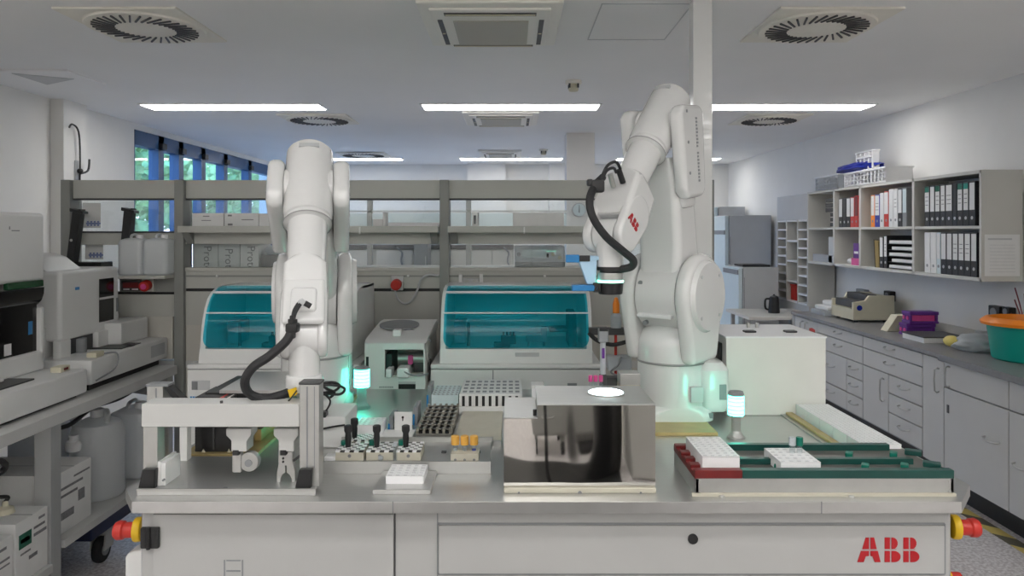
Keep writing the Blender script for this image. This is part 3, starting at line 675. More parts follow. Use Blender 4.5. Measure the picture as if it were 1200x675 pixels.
M().box(rx0 - .002, xr, ry0 - .002, ry0 + .022, tz - .022, tz, .002).build('end_rail', 'redframe', t)
for ya in (1.965, 2.02, 2.075, 2.14): M().box(rx0 - .002, rx0 + .045, ya, ya + .028, tz - .022, tz, .003).build('red_stop', 'redframe', t)
M().box(rx0 - .002, rx0 + .012, ry0, ry1, tz - .024, tz - .008, .002).build('end_bar', 'redframe', t)
for px, y in ((852, 2.1), (995, 2.09), (1047, 2.09), (1070, 2.11), (905, 2.09), (912, 1.99), (1014, 1.985), (1060, 1.985), (1092, 2.0)):
    o = M(); o.T = Matrix.Translation((X(px, y), y, tz - .012)) @ Matrix.Rotation(-.5, 4, 'Z')
    w_ = .022 if px in (1070, 1092) else .010
    o.box(-w_, w_, -.012, .016, -.006, .008, .003); o.build('tilt_stop', 'greencap' if px not in (1070, 1092) else 'green', t)
for zz in (tz - .03, tz - .055):
    for xx in (rx0 + .012, rx1 - .012): M().cyl((xx, ry0 - .002, zz), (xx, ry0 + .003, zz), .004, n=12).build('screw', 'alu', t)
for px in (846, 998): M().lathe([(.008, TT), (.007, TT + .004), (0, TT + .005)], (X(px, 1.91), 1.911, 0), n=14).build('floor_screw', 'steel', t)
dz = tz - .018
white_rack(X(823, 1.945), X(867, 1.945), 1.945, 2.13, dz, Z(533.5, 1.955), 5, 9, 'white tube rack on the dark red end of the right tray')
r2 = white_rack(X(915, 1.945), X(962, 1.945), 1.945, 2.075, dz, Z(540.5, 1.955), 5, 5, 'white tube rack holding two tubes on the green rails of the right tray')
zz = Z(540.5, 1.955)
for px, capm, w in ((928.5, 'frost', 'clear-capped'), (937, 'greencap', 'green-capped')):
    y = 2.03; x = X(px, y)
    q = thing('sample_tube', '%s sample tube standing in the white rack on the right tray' % w, 'sample tube', (x, y, zz - .012), 0, 'tubes in the right rack')
    M().cyl((x, y, zz - .012), (x, y, Z(521, y)), .0075).build('tube', 'clear', q)
    M().cyl((x, y, Z(522, y)), (x, y, Z(512, y)), .0095, bev=.002, n=16).build('cap', capm, q)
# row of racks along the right edge
base = None; ex0, ex1 = 1.075, 1.195
for k in range(5):
    ya = 2.225 + k * .105
    white_rack(ex0, ex1, ya, ya + .101, TT + .006, TT + .046, 8, 7, ['nearest', 'second', 'third', 'fourth', 'farthest'][k] + ' of the white racks lined up along the right edge of the cell', group='white racks along the right edge')
o = M().box(1.02, 1.212, 2.22, 2.76, TT, TT + .006).build('rack_plate', 'steel', None); tag(o, 'long steel plate under the row of white racks at the right edge', 'plate')
o = M().box(1.035, 1.062, 2.22, 2.745, TT + .006, TT + .016, .003).build('guide_rail', 'gold', None); tag(o, 'gold coloured guide rail left of the row of white racks', 'rail')

# ================================================================ beacons
def beacon(px, y, pb, p0, p1, pc, r, label):
    x = X(px, y); t = thing('signal_beacon', label, 'signal light', (x, y, TT), 0, 'turquoise signal beacons')
    M().lathe([(r * 1.15, TT), (r * 1.15, TT + .006), (r * .7, TT + .02), (r * .62, TT + .026), (r * .62, Z(p1, y) - .008), (r * .98, Z(p1, y))], (x, y, 0)).build('stem', 'clear' if px < 500 else 'alu', t)
    l = M().lathe([(r, Z(p1, y)), (r, Z(p0, y))], (x, y, 0)).build('lens', 'beacon', t)
    rb = M()
    for i in range(5): zz = Z(p1, y) + (i + .5) * (Z(p0, y) - Z(p1, y)) / 5; rb.lathe([(r, zz - .0012), (r + .0018, zz), (r, zz + .0012)], (x, y, 0), caps=False)
    rb.build('rib', 'frost', l)
    M().lathe([(r, Z(p0, y)), (r * 1.04, Z(p0, y) + .004), (r * .9, Z(pc, y)), (0, Z(pc, y) + .003)], (x, y, 0)).build('cap', 'mid', t)
beacon(424, 2.87, 483, 432.5, 453, 430, .030, 'signal beacon lit turquoise beside the left robot')
beacon(862.5, 2.46, 517, 463, 486, 458.5, .026, 'signal beacon lit turquoise before the big white box on the right')
# ================================================================ big white box
by = YZ(487, TT); bx0, bx1 = X(851, by), X(968, by); bz = Z(395, by); by1 = by + .36
t = thing('white_box', 'large plain white box with two black grips on its lid, right of the robot', 'equipment box', ((bx0 + bx1) / 2, by + .17, TT))
M().box(bx0, bx1, by, by1, TT, bz, .004).build('body', 'offwhite', t)
M().box(bx0 - .003, bx1 + .003, by - .003, by1 + .003, bz - .004, bz + .002, .001).build('lid', 'whiterack', t)
for px in (880, 928):
    yy = by + .10; M().box(X(px - 7, yy), X(px + 7, yy), yy, yy + .035, bz + .002, bz + .010, .004).build('grip', 'black', t)
for px in (876, 886): M().box(X(px, by + .25), X(px + 3, by + .25), by + .25, by + .265, bz, bz + .022, .001).build('clip', 'alu', t)
M().box(bx0 - .012, bx0, by + .05, by + .12, bz - .13, bz - .03, .003).build('side_latch', 'black', t)
# ================================================================ robot arms
def stadium(z0, r0, z1, r1, n=14, y0=0, y1=0):
    """outline (y, z) round two circles, one at (y0, z0) radius r0, one at (y1, z1) radius r1 above it"""
    a = math.asin(max(-1, min(1, (r0 - r1) / math.hypot(z1 - z0, y1 - y0)))); tilt = math.atan2(y1 - y0, z1 - z0)
    P = []
    for k in range(n + 1): t = a + (PI - 2 * a) * k / n - tilt; P.append((y1 + r1 * math.cos(t), z1 + r1 * math.sin(t)))
    for k in range(n + 1): t = PI - a + (PI + 2 * a) * k / n - tilt; P.append((y0 + r0 * math.cos(t), z0 + r0 * math.sin(t)))
    return P
def rsec(w, d, z, r=.03, n=5, cx=0, cy=0):
    P = []
    for (sx, sy, a0) in ((1, 1, 0), (-1, 1, PI / 2), (-1, -1, PI), (1, -1, 1.5 * PI)):
        for k in range(n + 1):
            t = a0 + PI / 2 * k / n; P.append((cx + sx * (w / 2 - r) + r * math.cos(t), cy + sy * (d / 2 - r) + r * math.sin(t), z))
    return P
def logo(m, T, w, h, thick=.0012):
    """three upright letters A B B in local x/z, facing -y, cut in four by thin gaps"""
    old = m.T; m.T = T if old is None else old @ T
    def p(poly): m.prism([(a * w, b * h) for a, b in poly], 'y', -thick, thick)
    p([(.08, .535), (.134, 1), (.185, 1), (.185, .535)]); p([(.21, .535), (.21, 1), (.268, 1), (.311, .535)])
    p([(0, 0), (.06, .45), (.185, .45), (.185, .25), (.134, .24), (.10, 0)]); p([(.21, .25), (.21, .45), (.329, .45), (.373, 0), (.279, 0), (.244, .24)])
    for o in (.44, .742):
        p([(o, .535), (o, 1), (o + .082, 1), (o + .082, .535)]); p([(o, 0), (o, .45), (o + .082, .45), (o + .082, 0)])
        p([(o + .11, .535), (o + .11, 1)] + arc(o + .135, .77, .073, .23, 7) + [(o + .19, .535)]); p([(o + .11, 0), (o + .11, .45)] + arc(o + .155, .225, .10, .225))
    m.T = old
def robot(bx, by, yaw, q2, q3, q5, label, z0=TT + .012, a2=.625, a3=.53, hs=.45, plate=None, rear=False, ws=1.0):
    R = math.radians; t = thing('industrial_robot', label, 'robot arm', (bx, by, z0), 0, 'white articulated robot arms')
    T1 = Matrix.Translation((bx, by, z0)) @ Matrix.Rotation(R(yaw), 4, 'Z')
    T2 = T1 @ Matrix.Translation((0, 0, hs)) @ Matrix.Rotation(R(q2), 4, 'X')
    T3 = T2 @ Matrix.Translation((0, 0, a2)) @ Matrix.Rotation(R(q3), 4, 'X')
    T4 = T3 @ Matrix.Translation((0, 0, a3)) @ Matrix.Rotation(R(q5), 4, 'X')
    def mk(T): m = M(); m.T = T; return m
    TB = Matrix.Translation((bx, by, z0))
    # base: foot, body, connector box
    b = mk(TB)
    b.loft([rsec(.264, .27, 0, .05), rsec(.264, .27, .012, .05), rsec(.262, .264, .03, .06), rsec(.262, .262, .05, .12), rsec(.258, .258, .10, .125), rsec(.258, .258, .198, .128)])
    bb = b.build('base', 'robot', t)
    TC = TB @ Matrix.Rotation(PI / 2, 4, 'Z') if rear else TB; b = None
    c = mk(TC); c.loft([rsec(.10, .20, .028, .03, cx=.135), rsec(.115, .22, .05, .04, cx=.135), rsec(.115, .22, .18, .04, cx=.135), rsec(.09, .18, .205, .035, cx=.13), rsec(.04, .10, .212, .02, cx=.12)])
    cc = c.build('connector_box', 'robot', t)
    g = mk(TC); g.box(.150, .175, -.1125, -.105, .075, .13).box(.192, .194, -.07, .07, .07, .14); g.build('socket_plate', 'mid', cc)
    g = mk(TB); g.box(.04, .085, -.137, -.12, .07, .125, .001); g.build('rating_plate', 'greyplastic', bb)
    for sx in (-1, 1):
        for sy in (-1, 1):
            g = mk(TB); g.cyl((sx * .116, sy * .119, .012), (sx * .116, sy * .119, .028), .010, n=6); g.build('bolt', 'mid', bb)
    if plate:
        pl = M().box(bx + plate[0], bx + plate[1], by + plate[2], by + plate[3], TT, TT + .012, .002).build('mounting_plate', 'gold', t)
    # turret with two cheeks
    u = mk(T1)
    u.lathe([(.129, .200), (.131, .205), (.131, .26), (.127, .285), (.112, .315), (.085, .335), (.04, .345), (0, .346)], n=40)
    for s in (-1, 1):
        a, c_ = (.085, .142) if s > 0 else (-.142, -.085)
        u.prism([(-.10, .205), (-.155, hs - .02)] + [(.155 * math.cos(x), hs + .155 * math.sin(x)) for x in [PI - PI * k / 16 for k in range(17)]] + [(.155, hs - .02), (.10, .205)], 'x', a, c_, .022, 3)
    uu = u.build('turret', 'robot', t, angle=40)
    sm = mk(T1); sm.lathe([(.1315, .199), (.1335, .203), (.1315, .207)], n=40, caps=False); sm.build('seam', 'robotgrey', uu)
    cv = mk(T1)
    cv.cyl((.138, 0, hs), (.158, 0, hs), .135, .125, 36)
    cc = cv.build('axis_cover', 'robot', uu, angle=40)
    mk(T1).cyl((-.138, 0, hs), (-.155, 0, hs), .125, .118, 36).build('axis_cover', 'robot', uu, angle=40)
    for k in range(4):
        an = PI / 4 + k * PI / 2
        g = mk(T1); g.cyl((.156, .105 * math.cos(an), hs + .105 * math.sin(an)), (.1605, .105 * math.cos(an), hs + .105 * math.sin(an)), .007, n=10); g.build('screw', 'greyplastic', cc)
    # upper arm
    a = mk(T2)
    a.cyl((-.083, 0, 0), (.083, 0, 0), .138, n=40, bev=.008)
    a.loft([rsec(.166, .20, .02, .03), rsec(.166, .19, .12, .03), rsec(.172, .165, .20, .03), rsec(.17, .15, a2 - .2, .03), rsec(.12, .12, a2 - .11, .03)])
    for s in (-1, 1):
        x0_, x1_ = (.076, .128) if s > 0 else (-.128, -.076)
        a.prism([(-.062, a2 - .262), (.055, a2 - .262), (.080, a2 - .235), (.094, a2 + .045), (.07, a2 + .075), (-.062, a2 + .075), (-.094, a2 + .05), (-.085, a2 - .235)], 'x', x0_, x1_, .018, 3)
        a.box(min(.03 * s, .10 * s), max(.03 * s, .10 * s), -.055, .055, a2 - .30, a2 - .17, .02)
    aa = a.build('upper_arm', 'robot', t, angle=40)
    for s in (-1, 1):
        for zz in (a2 + .05, a2 - .06, a2 - .17):
            g = mk(T2); g.cyl((s * .1275, -.05, zz), (s * .1295, -.05, zz), .006, n=10); g.build('screw', 'mid', aa)
    g = mk(T2)
    for zz in (-.085, .062): g.cyl((-.045 if zz < 0 else -.06, -.137 if zz < 0 else -.125, zz + .0), (-.045 if zz < 0 else -.06, -.12, zz), .009, n=12)
    g.build('plug', 'mid', aa)
    g = mk(T2); g.box(-.07, .07, -.148, -.11, -.062, -.048, .004); g.build('cable_slot_cover', 'whiterack', aa)
    g = mk(T2); g.cyl((.0835, 0, 0), (.0855, 0, 0), .1405, n=40); g.build('joint_gap', 'robotgrey', aa)
    # forearm
    oy = .026
    f = mk(T3 @ Matrix.Translation((0, oy, 0)))
    f.lathe([(0, -.142), (.066, -.142), (.0745, -.136), (.076, -.115), (.076, .115), (.072, .13), (.066, .134), (.066, .140), (.073, .142), (.073, .152), (.060, .158), (.056, .30), (.060, .335)], n=36)
    f.T = T3
    f.cyl((-.078, 0, 0), (.078, 0, 0), .074, n=36, bev=.01)
    f.loft([rsec(.116 * ws, .116, .300, .045, cy=oy), rsec(.146 * ws, .146, .330, .02, cy=oy * .6), rsec(.152 * ws, .150, a3 - .085, .018), rsec(.152 * ws, .115, a3 - .05, .018)])
    for s in (-1, 1):
        x0_, x1_ = (.043 * ws, .077 * ws) if s > 0 else (-.077 * ws, -.043 * ws)
        f.prism(stadium(a3 - .09, .070, a3, .060), 'x', x0_, x1_, .012, 3)
    ff = f.build('forearm', 'robot', t, angle=40)
    g = mk(T3); g.box(-.040 * ws, .040 * ws, -.045, .050, a3 - .052, a3 - .047, .003); g.build('recess_panel', 'greyplastic', ff)
    g = mk(T3 @ Matrix.Translation((0, oy, 0))); g.lathe([(.0745, .1555), (.0755, .153), (.0745, .1515)], n=36, caps=False); g.build('collar_seam', 'robotgrey', ff)
    g = mk(T3 @ Matrix.Translation((0, oy, 0))); g.lathe([(.064, -.141), (.064, -.149), (.058, -.152), (0, -.153)], n=36); g.build('end_cap', 'robot', ff)
    g = mk(T3 @ Matrix.Translation((0, oy, 0))); g.box(-.032, .032, .066, .0772, -.122, -.106, .002); g.build('name_plate', 'greyplastic', ff)
    # wrist
    w = mk(T4)
    w.cyl((-.041, 0, 0), (.041, 0, 0), .054, n=30, bev=.006)
    w.loft([rsec(.082, .10, 0, .035), rsec(.086, .10, .05, .04), rsec(.088, .088, .085, .0435), rsec(.086, .086, .108, .0425)])
    ww = w.build('wrist', 'robot', t, angle=40)
    return t, T1, T2, T3, T4, ff, ww, uu, aa
def mark_arm(T, par, w, h): m = M(); m.T = T; logo(m, Matrix.Identity(4), w, h); return m.build('lettering', 'logored', par)

# ---- right arm
rt, T1, T2, T3, T4, ff, ww, uu, aa = robot(.605, 2.75, -40, 7, 131, 42, 'white robot arm on the right, reaching to the left over the mirror box', plate=(-.155, .10, -.27, .22))
# side lettering along the upper arm lobe
m = M(); m.T = T2 @ Matrix.Translation((.1285, .03, .42)) @ Matrix.Rotation(PI / 2, 4, 'Z') @ Matrix.Rotation(PI / 2, 4, 'X')
for k in range(19):
    if k != 9: m.box(-.016, -.002 - .003 * (k % 3 == 1), k * .0125, k * .0125 + .008, -.0004, .0006)
m.build('side_lettering', 'mid', aa)
mark_arm(T3 @ Matrix.Translation((.0775, .050, .38)) @ Matrix.Rotation(PI / 2, 4, 'Z') @ Matrix.Rotation(PI, 4, 'Y') @ Matrix.Translation((0, 0, -.12)) , ff, .072, .030)
def flange(T, t, led=True):
    m = M(); m.T = T; m.cyl((0, 0, .106), (0, 0, .118), .045).cyl((0, 0, .118), (0, 0, .126), .036); fl = m.build('tool_flange', 'black', t)
    m = M(); m.T = T; m.cyl((0, 0, .126), (0, 0, .152), .042, bev=.003); m.build('force_sensor', 'alu', fl)
    m = M(); m.T = T; m.cyl((0, 0, .152), (0, 0, .158), .0435); m.build('led_ring', 'ringled' if led else 'mid', fl)
    m = M(); m.T = T; m.cyl((0, 0, .158), (0, 0, .198), .043, .040, bev=.004); m.build('tool_changer', 'black', fl)
    return fl
fl = flange(T4, rt)
m = M(); m.T = T4; m.box(-.008, .008, -.0455, -.04, .166, .178, .001); m.build('status_led', 'camlight', fl)
W4 = T4.translation
fx, fy = W4.x, W4.y
# gripper bracket left of the flange, LED glow painted in its blues
gp = M().box(fx - .135, fx - .04, fy - .02, fy + .02, W4.z - .085, W4.z - .07, .003).prism([(fx - .115, W4.z - .07), (fx - .045, W4.z - .07), (fx - .05, W4.z - .165), (fx - .08, W4.z - .165), (fx - .095, W4.z - .12)], 'y', fy - .018, fy + .018, .006).build('side_gripper', mat('blue_glow_tint', (.45, .66, .85), .3), rt)
M().box(fx - .15, fx - .105, fy - .024, fy + .0, W4.z - .092, W4.z - .066, .003).build('blue_jaw', 'lblue', gp)
M().box(fx - .13, fx - .04, fy - .03, fy + .01, W4.z - .186, W4.z - .166, .003).build('blue_jaw', 'lblue', gp)
M().box(fx - .105, fx - .07, fy - .026, fy - .018, W4.z - .088, W4.z - .068, .002).build('coupling', 'black', gp)
M().box(fx - .06, fx - .035, fy - .03, fy + .02, W4.z - .19, W4.z - .158, .003).build('coupling', 'black', gp)
# hose, clamp and plugs of the right arm
def hose(pts, r, t, name='cable_hose'):
    return M().tube(pts, r, n=10).build(name, 'rubber', t)
def pp(px, py, Y): return (X(px, Y), Y, Z(py, Y))
yw = fy - .06
hose([pp(706, 208, yw + .05), pp(697, 218, yw - .01), pp(691, 235, yw - .05), pp(695, 255, yw - .06), pp(710, 277, yw - .05), pp(731, 295, yw - .02), pp(742, 305, yw), pp(739, 313, yw + .02), pp(722, 316, fy - .02)], .013, rt)
c_ = M(); q = pp(700, 218, yw - .01); c_.box(q[0] - .022, q[0] + .022, q[1] - .02, q[1] + .02, q[2] - .022, q[2] + .02, .008).box(q[0] - .034, q[0] - .015, q[1] - .015, q[1] + .015, q[2] + .0, q[2] + .022, .005); c_.build('hose_clamp', 'black', rt)
hose([pp(704, 214, yw), pp(707, 203, yw), pp(713, 193, yw), pp(722, 190, yw + .02), pp(727, 198, yw + .05)], .005, rt, 'thin_cable')
hose([pp(705, 212, yw), pp(711, 200, yw), pp(719, 197, yw + .02), pp(722, 202, yw + .05)], .005, rt, 'thin_cable')
M().cyl(pp(725, 199, yw + .05), pp(730, 214, yw + .07), .010, n=14).build('plug', 'black', rt)
M().cyl(pp(715, 204, yw + .05), pp(719, 219, yw + .07), .009, n=14).build('plug', 'alu', rt)
# ---- left arm
lt_, L1, L2, L3, L4, lf, lw_, lu, la = robot(-.775, 2.86, 13, 54, 90, 36, 'white robot arm on the left, bent over the portal, with a drooping black hose', plate=(-.17, .125, -.2, .2), rear=True, ws=.84)
W4 = L4.translation; fy = W4.y
m = M(); m.T = L4; m.cyl((0, 0, .106), (0, 0, .155), .052, bev=.01).cyl((0, 0, .155), (0, 0, .17), .03, .022); lfl = m.build('tool_flange', 'robot', lt_)
m = M(); m.T = L4; m.lathe([(.0525, .15), (.0532, .152), (.0525, .154)], caps=False); m.build('seam', 'robotgrey', lfl)
m = M(); m.T = L3; m.box(-.058, .058, .06, .084, .385, .53, .02, 3).box(-.036, .036, .07, .094, .42, .50, .02, 3); m.build('connector_cover', 'robot', lf)
yw = fy - .075
M().cyl(pp(352, 352, yw), pp(358, 357, yw), .008, n=12).cyl(pp(348, 358, yw), pp(353, 352, yw), .006, n=12).build('plug', 'greyplastic', lt_)
M().cyl(pp(357, 355, yw - .005), pp(364, 359, yw), .008, n=12).build('plug', 'black', lt_)
for k in range(3):
    hose([pp(351 + 2 * k, 353, yw), pp(344 + 1.5 * k, 364 + k, yw - .01), pp(342 + k, 378, yw - .01)], .0035, lt_, 'thin_cable')
hose([pp(343, 374, yw - .01), pp(342, 386, yw - .012), pp(335, 400, yw - .02), pp(316, 417, yw - .03), pp(297, 430, yw - .03), pp(287, 446, yw - .02), pp(292, 461, yw), pp(310, 467, yw + .02), pp(332, 462, yw + .03), pp(348, 455, fy)], .0125, lt_)
q = pp(343, 384, yw - .012); M().box(q[0] - .017, q[0] + .017, q[1] - .016, q[1] + .016, q[2] - .013, q[2] + .013, .006).box(q[0] - .006, q[0] + .006, q[1] - .012, q[1] + .012, q[2] - .03, q[2] + .035, .004).build('hose_clamp', 'black', lt_)
m = M()
for k, (a, b) in enumerate([(398, 452), (404, 456), (392, 460)]):
    m.tube([pp(360, 456, 2.2), pp(375, 450 + k, 2.2), pp(a - 8, b - 4, 2.22), pp(a, b, 2.25), pp(a - 6, b + 6, 2.25), pp(380, 460 + k, 2.22), pp(362, 460, 2.2)], .004)
m.build('cable_loop', 'rubber', lt_)
# white docking device right of the portal post
t = thing('docking_tray', 'white wedge-shaped tray with a black cable behind the right portal post', 'lab device', (X(390, 2.36), 2.4, TT))
M().prism([(2.34, TT), (2.52, TT), (2.52, Z(482, 2.4)), (2.34, Z(492, 2.3))], 'x', X(374, 2.34), X(405, 2.34), .006).build('body', 'plastic', t)
M().tube([pp(376, 503, 2.335), pp(391, 500, 2.335), pp(404, 498, 2.335)], .003).build('dark_strip', 'black', t)
M().box(X(372, 2.34), X(382, 2.34), 2.34, 2.37, Z(490, 2.34), Z(483, 2.34), .003).build('black_clip', 'black', t)
M().tube([pp(381, 462, 2.36), pp(387, 470, 2.36), pp(383, 480, 2.36), pp(377, 484, 2.36)], .003).build('cable', 'rubber', t)
# white column behind the right arm
cx0 = .782
t = thing('white_column', 'square white column running from the cell to the ceiling behind the right robot', 'column', (cx0 + .04, 3.17, TT))
M().box(cx0, cx0 + .083, 3.13, 3.21, TT, H, .004).build('post', 'robot', t)
M().box(cx0 - .02, cx0 + .102, 3.122, 3.218, TT, TT + .012, .002).build('foot', 'alu', t)
# things behind the mirror box, around the right robot
t = thing('tube_scanner', 'slim upright tube scanner with a purple strip behind the mirror box', 'scanner', (X(707, 2.45), 2.45, TT)); y = 2.45
M().box(X(703, y), X(711, y), y, y + .02, TT, Z(439, y), .003).build('foot', 'dark', t)
M().cyl((X(707, y), y + .01, Z(439, y)), (X(707, y), y + .01, Z(400, y)), .0095).build('tube', 'frost', t)
M().box(X(705.5, y), X(708.5, y), y - .001, y + .006, Z(420, y), Z(408, y)).build('purple_strip', 'purple', t)
M().box(X(701.5, y), X(713, y), y - .008, y + .03, Z(401, y), Z(385, y), .004).build('head', 'mid', t)
M().box(X(702, y), X(712.5, y), y - .010, y + .032, Z(388, y), Z(384, y), .002).build('head_cap', 'black', t)
for k, px in enumerate((691, 697, 703)):
    y = 2.32; x = X(px + 1, y)
    t = thing('pink_tube', '%s pink-capped tube behind the round light disc' % ('left', 'middle', 'right')[k], 'sample tube', (x, y, TT), 0, 'pink capped tubes behind the mirror box')
    M().cyl((x, y, TT), (x, y, Z(442, y)), .0055, n=14).build('tube', 'clear', t)
    M().cyl((x, y, Z(447, y)), (x, y, Z(440, y)), .0068, n=14).build('cap', 'pink', t)
t = thing('aluminium_block', 'small aluminium box with a beige base behind the mirror box', 'box', (X(738, 2.55), 2.55, TT))
M().box(X(726, 2.45), X(750, 2.45), 2.44, 2.51, Z(447, 2.5), Z(434, 2.5), .003).build('body', 'alu', t)
M().box(X(726, 2.45), X(750, 2.45), 2.44, 2.51, TT, Z(447, 2.5), .002).build('base', 'rackcream', t)
M().box(X(708, 2.6), X(726, 2.6), 2.58, 2.64, TT, Z(442, 2.6), .004).build('motor', 'dark', t)
t = thing('cell_rear_stand', 'slender stand with black arms and a small clear tray behind the right robot', 'stand', (X(722, 3.05), 3.05, TT)); y = 3.05
M().cyl((X(721.5, y), y, TT), (X(721.5, y), y, Z(388, y)), .006).build('rod', 'red', t)
M().box(X(690, y), X(733, y), y - .02, y + .02, Z(392, y), Z(384, y), .003).build('cross_arm', 'dark', t)
M().tube([pp(690, 390, y - .03), pp(700, 399, y - .03), pp(718, 404, y - .03), pp(738, 400, y - .03), pp(745, 404, y - .03)], .009).build('cable', 'rubber', t)
M().box(X(711, y), X(738, y), y - .05, y + .02, Z(432, y), Z(416, y), .004).build('clear_tray', 'frost', t)
M().tube([pp(728, 418, y - .06), pp(724, 428, y - .06), pp(716, 436, y - .06), pp(724, 440, y - .06)], .004).build('thin_cable', 'mid', t)
t = thing('spray_bottle', 'white bottle with an orange-red cap behind the right robot', 'bottle', (X(722, 3.05), 3.05, Z(384, 3.05)))
xx = X(722, 3.05); M().lathe([(.022, Z(384, 3.05)), (.022, Z(370, 3.05)), (.012, Z(366, 3.05))], (xx, 3.05, 0)).build('bottle', 'frost', t)
M().lathe([(.014, Z(367, 3.05)), (.014, Z(356, 3.05)), (.007, Z(349, 3.05)), (0, Z(348, 3.05))], (xx, 3.05, 0)).build('cap', 'orange', t)
# ================================================================ bench service frame across the room
BY = 4.2
fr = thing('bench_service_frame', 'grey bench service frame with posts, top panels, shelf and rails across the room', 'lab shelving', (-.7, BY + .1, 0))
posts = [-2.57, -1.917, -.390, 1.137]
for x in posts: M().box(x - .027, x + .027, BY - .03, BY + .09, 0, Z(211, BY), .004).build('post', 'benchpost', fr)
def bz(a, b): return Z(b, BY), Z(a, BY)
for i in range(3):
    a, b = posts[i] + .027, posts[i + 1] - .027
    M().box(a, b, BY, BY + .05, *bz(211, 232.5), .003).build('top_panel', 'bench', fr)
    M().box(a, b, BY + .002, BY + .05, *bz(232.5, 234.5)).build('shadow_gap', 'dark', fr)
    M().box(a, b, BY + .06, BY + .066, *bz(235, 314)).build('glass', 'shield', fr)
    if i:
        s_ = M().box(a - .0, b + .0, BY - .10, BY + .22, *bz(266, 271.5), .003).build('shelf', 'bench', fr)
        M().box(a, b, BY - .104, BY - .098, *bz(265, 272.5), .002).build('lip', 'bench', s_)
        M().box(a, b, BY + .0, BY + .05, *bz(272, 286), .002).build('shelf_panel', 'bench', fr)
        for px in ((350, 426) if i == 1 else (614, 700)): M().box(X(px, BY) - .004, X(px, BY) + .004, BY - .108, BY - .10, *bz(266, 274)).build('label_holder', 'plastic', s_)
        for sx in (a + .03, b - .03): M().prism([(BY - .08, Z(272, BY)), (BY - .0, Z(272, BY)), (BY - .0, Z(286, BY))], 'x', sx - .02, sx + .02).build('bracket', 'benchpost', fr)
        M().box(a, b, BY - .01, BY + .05, *bz(313.5, 318), .003).build('rail', 'bench', fr)
        c = M().box(a, b, BY + .0, BY + .06, *bz(318, 338), .002).build('cable_duct', 'bench', fr)
        M().box(a, b, BY - .004, BY + .002, *bz(322.5, 324.5)).build('duct_line', 'benchpost', c)
        for k in range(4):
            xx = a + (k + .5) * (b - a) / 4; M().ball((xx, BY - .004, Z(323.5, BY)), .008, n=10).build('knob', 'plastic', c)
        M().box(a, b, BY + .006, BY + .05, *bz(338, 341.5)).build('shadow_gap', 'kick', fr)
        M().box(a, b, BY + .0, BY + .05, *bz(341.5, 381), .002).build('back_panel', 'bench', fr)
        M().box(a, b, BY + .002, BY + .05, *bz(381, 470), .002).build('back_panel', 'benchpanel', fr)
    else:
        M().box(a, b, BY, BY + .05, *bz(273, 287), .002).build('mid_panel', 'bench', fr)
        M().box(a, b, BY - .004, BY + .04, *bz(271, 273)).build('shadow_gap', 'dark', fr)
        M().box(a, b, BY - .14, BY + .22, *bz(321.5, 325), .002).build('shelf', 'bench', fr)
        M().box(a + .28, b, BY - .02, BY + .05, *bz(325, 342), .003).build('cable_duct', 'benchpost', fr)
        M().box(a, b, BY + .006, BY + .05, *bz(342, 345)).build('shadow_gap', 'kick', fr)
        M().box(a, b, BY, BY + .05, *bz(345, 371), .002).build('back_panel', 'bench', fr)
        M().box(a, b - .02, BY + .0, BY + .05, *bz(371, 421), .002).build('back_panel', 'benchpanel', fr)
        M().cyl((X(206, BY), BY - .003, Z(350, BY)), (X(206, BY), BY, Z(350, BY)), .008, n=12).build('hole', 'kick', fr)
M().box(posts[0], posts[3], BY + .0, BY + .7, .86, .90, .003).build('bench_board', 'benchtop', fr)
# red sockets and switches on the duct
def socket(px, py, label, display=False):
    t = thing('power_socket', label, 'socket', (X(px, BY), BY - .02, Z(py, BY)), 0)
    y = BY - .021 if display else BY
    M().box(X(px - 7, BY), X(px + 7, BY), y - .03, y, Z(py + 8, BY), Z(py - 9, BY), .004).build('plate', 'bench' if display else 'greyplastic', t)
    M().cyl((X(px, BY), y - .03, Z(py, BY)), (X(px, BY), y - .075, Z(py + 1.5, BY)), .030, .030, 20, .005).build('socket', 'red', t)
    M().cyl((X(px, BY), y - .075, Z(py + 1.5, BY)), (X(px, BY), y - .08, Z(py + 1.5, BY)), .016 if display else .020).build('flap', 'pink' if display else 'red', t)
socket(178, 333, 'red round power socket under the jerrycan shelf', True)
socket(466, 332, 'red power socket on the grey duct left of the middle analyser')
t = thing('display_module', 'dark red display module beside the round red socket', 'display', (X(158, BY), BY - .03, Z(339, BY)))
M().box(X(147, BY), X(169, BY), BY - .045, BY - .021, Z(340, BY), Z(329, BY), .003).build('housing', 'dark', t)
for px in (153, 163): M().box(X(px - 3.5, BY), X(px + 3.5, BY), BY - .047, BY - .044, Z(339, BY), Z(337.5, BY)).build('light_strip', 'paper', t)
M().box(X(149, BY), X(167, BY), BY - .047, BY - .044, Z(336.5, BY), Z(330.5, BY)).build('screen', 'redframe', t)
t = thing('cable_hook', 'thin grey cable looping below the red socket on the duct', 'cable', (X(475, BY), BY - .03, Z(360, BY)))
M().tube([pp(463, 340, BY - .03), pp(466, 350, BY - .03), pp(474, 356, BY - .03), pp(482, 352, BY - .03), pp(489, 340, BY - .03), pp(493, 328, BY - .03), pp(502, 322, BY - .03), pp(514, 323, BY - .03)], .006).build('cord', 'greyplastic', t)
t = thing('white_socket_box', 'pair of pale socket plates on the grey duct above the middle analyser', 'socket', (X(551, BY), BY - .02, Z(336, BY)))
M().box(X(538, BY), X(542, BY), BY - .03, BY, *bz(321, 337), .002).build('side_bar', 'plastic', t); M().box(X(562, BY), X(566, BY), BY - .03, BY, *bz(321, 337), .002).build('side_bar', 'plastic', t)
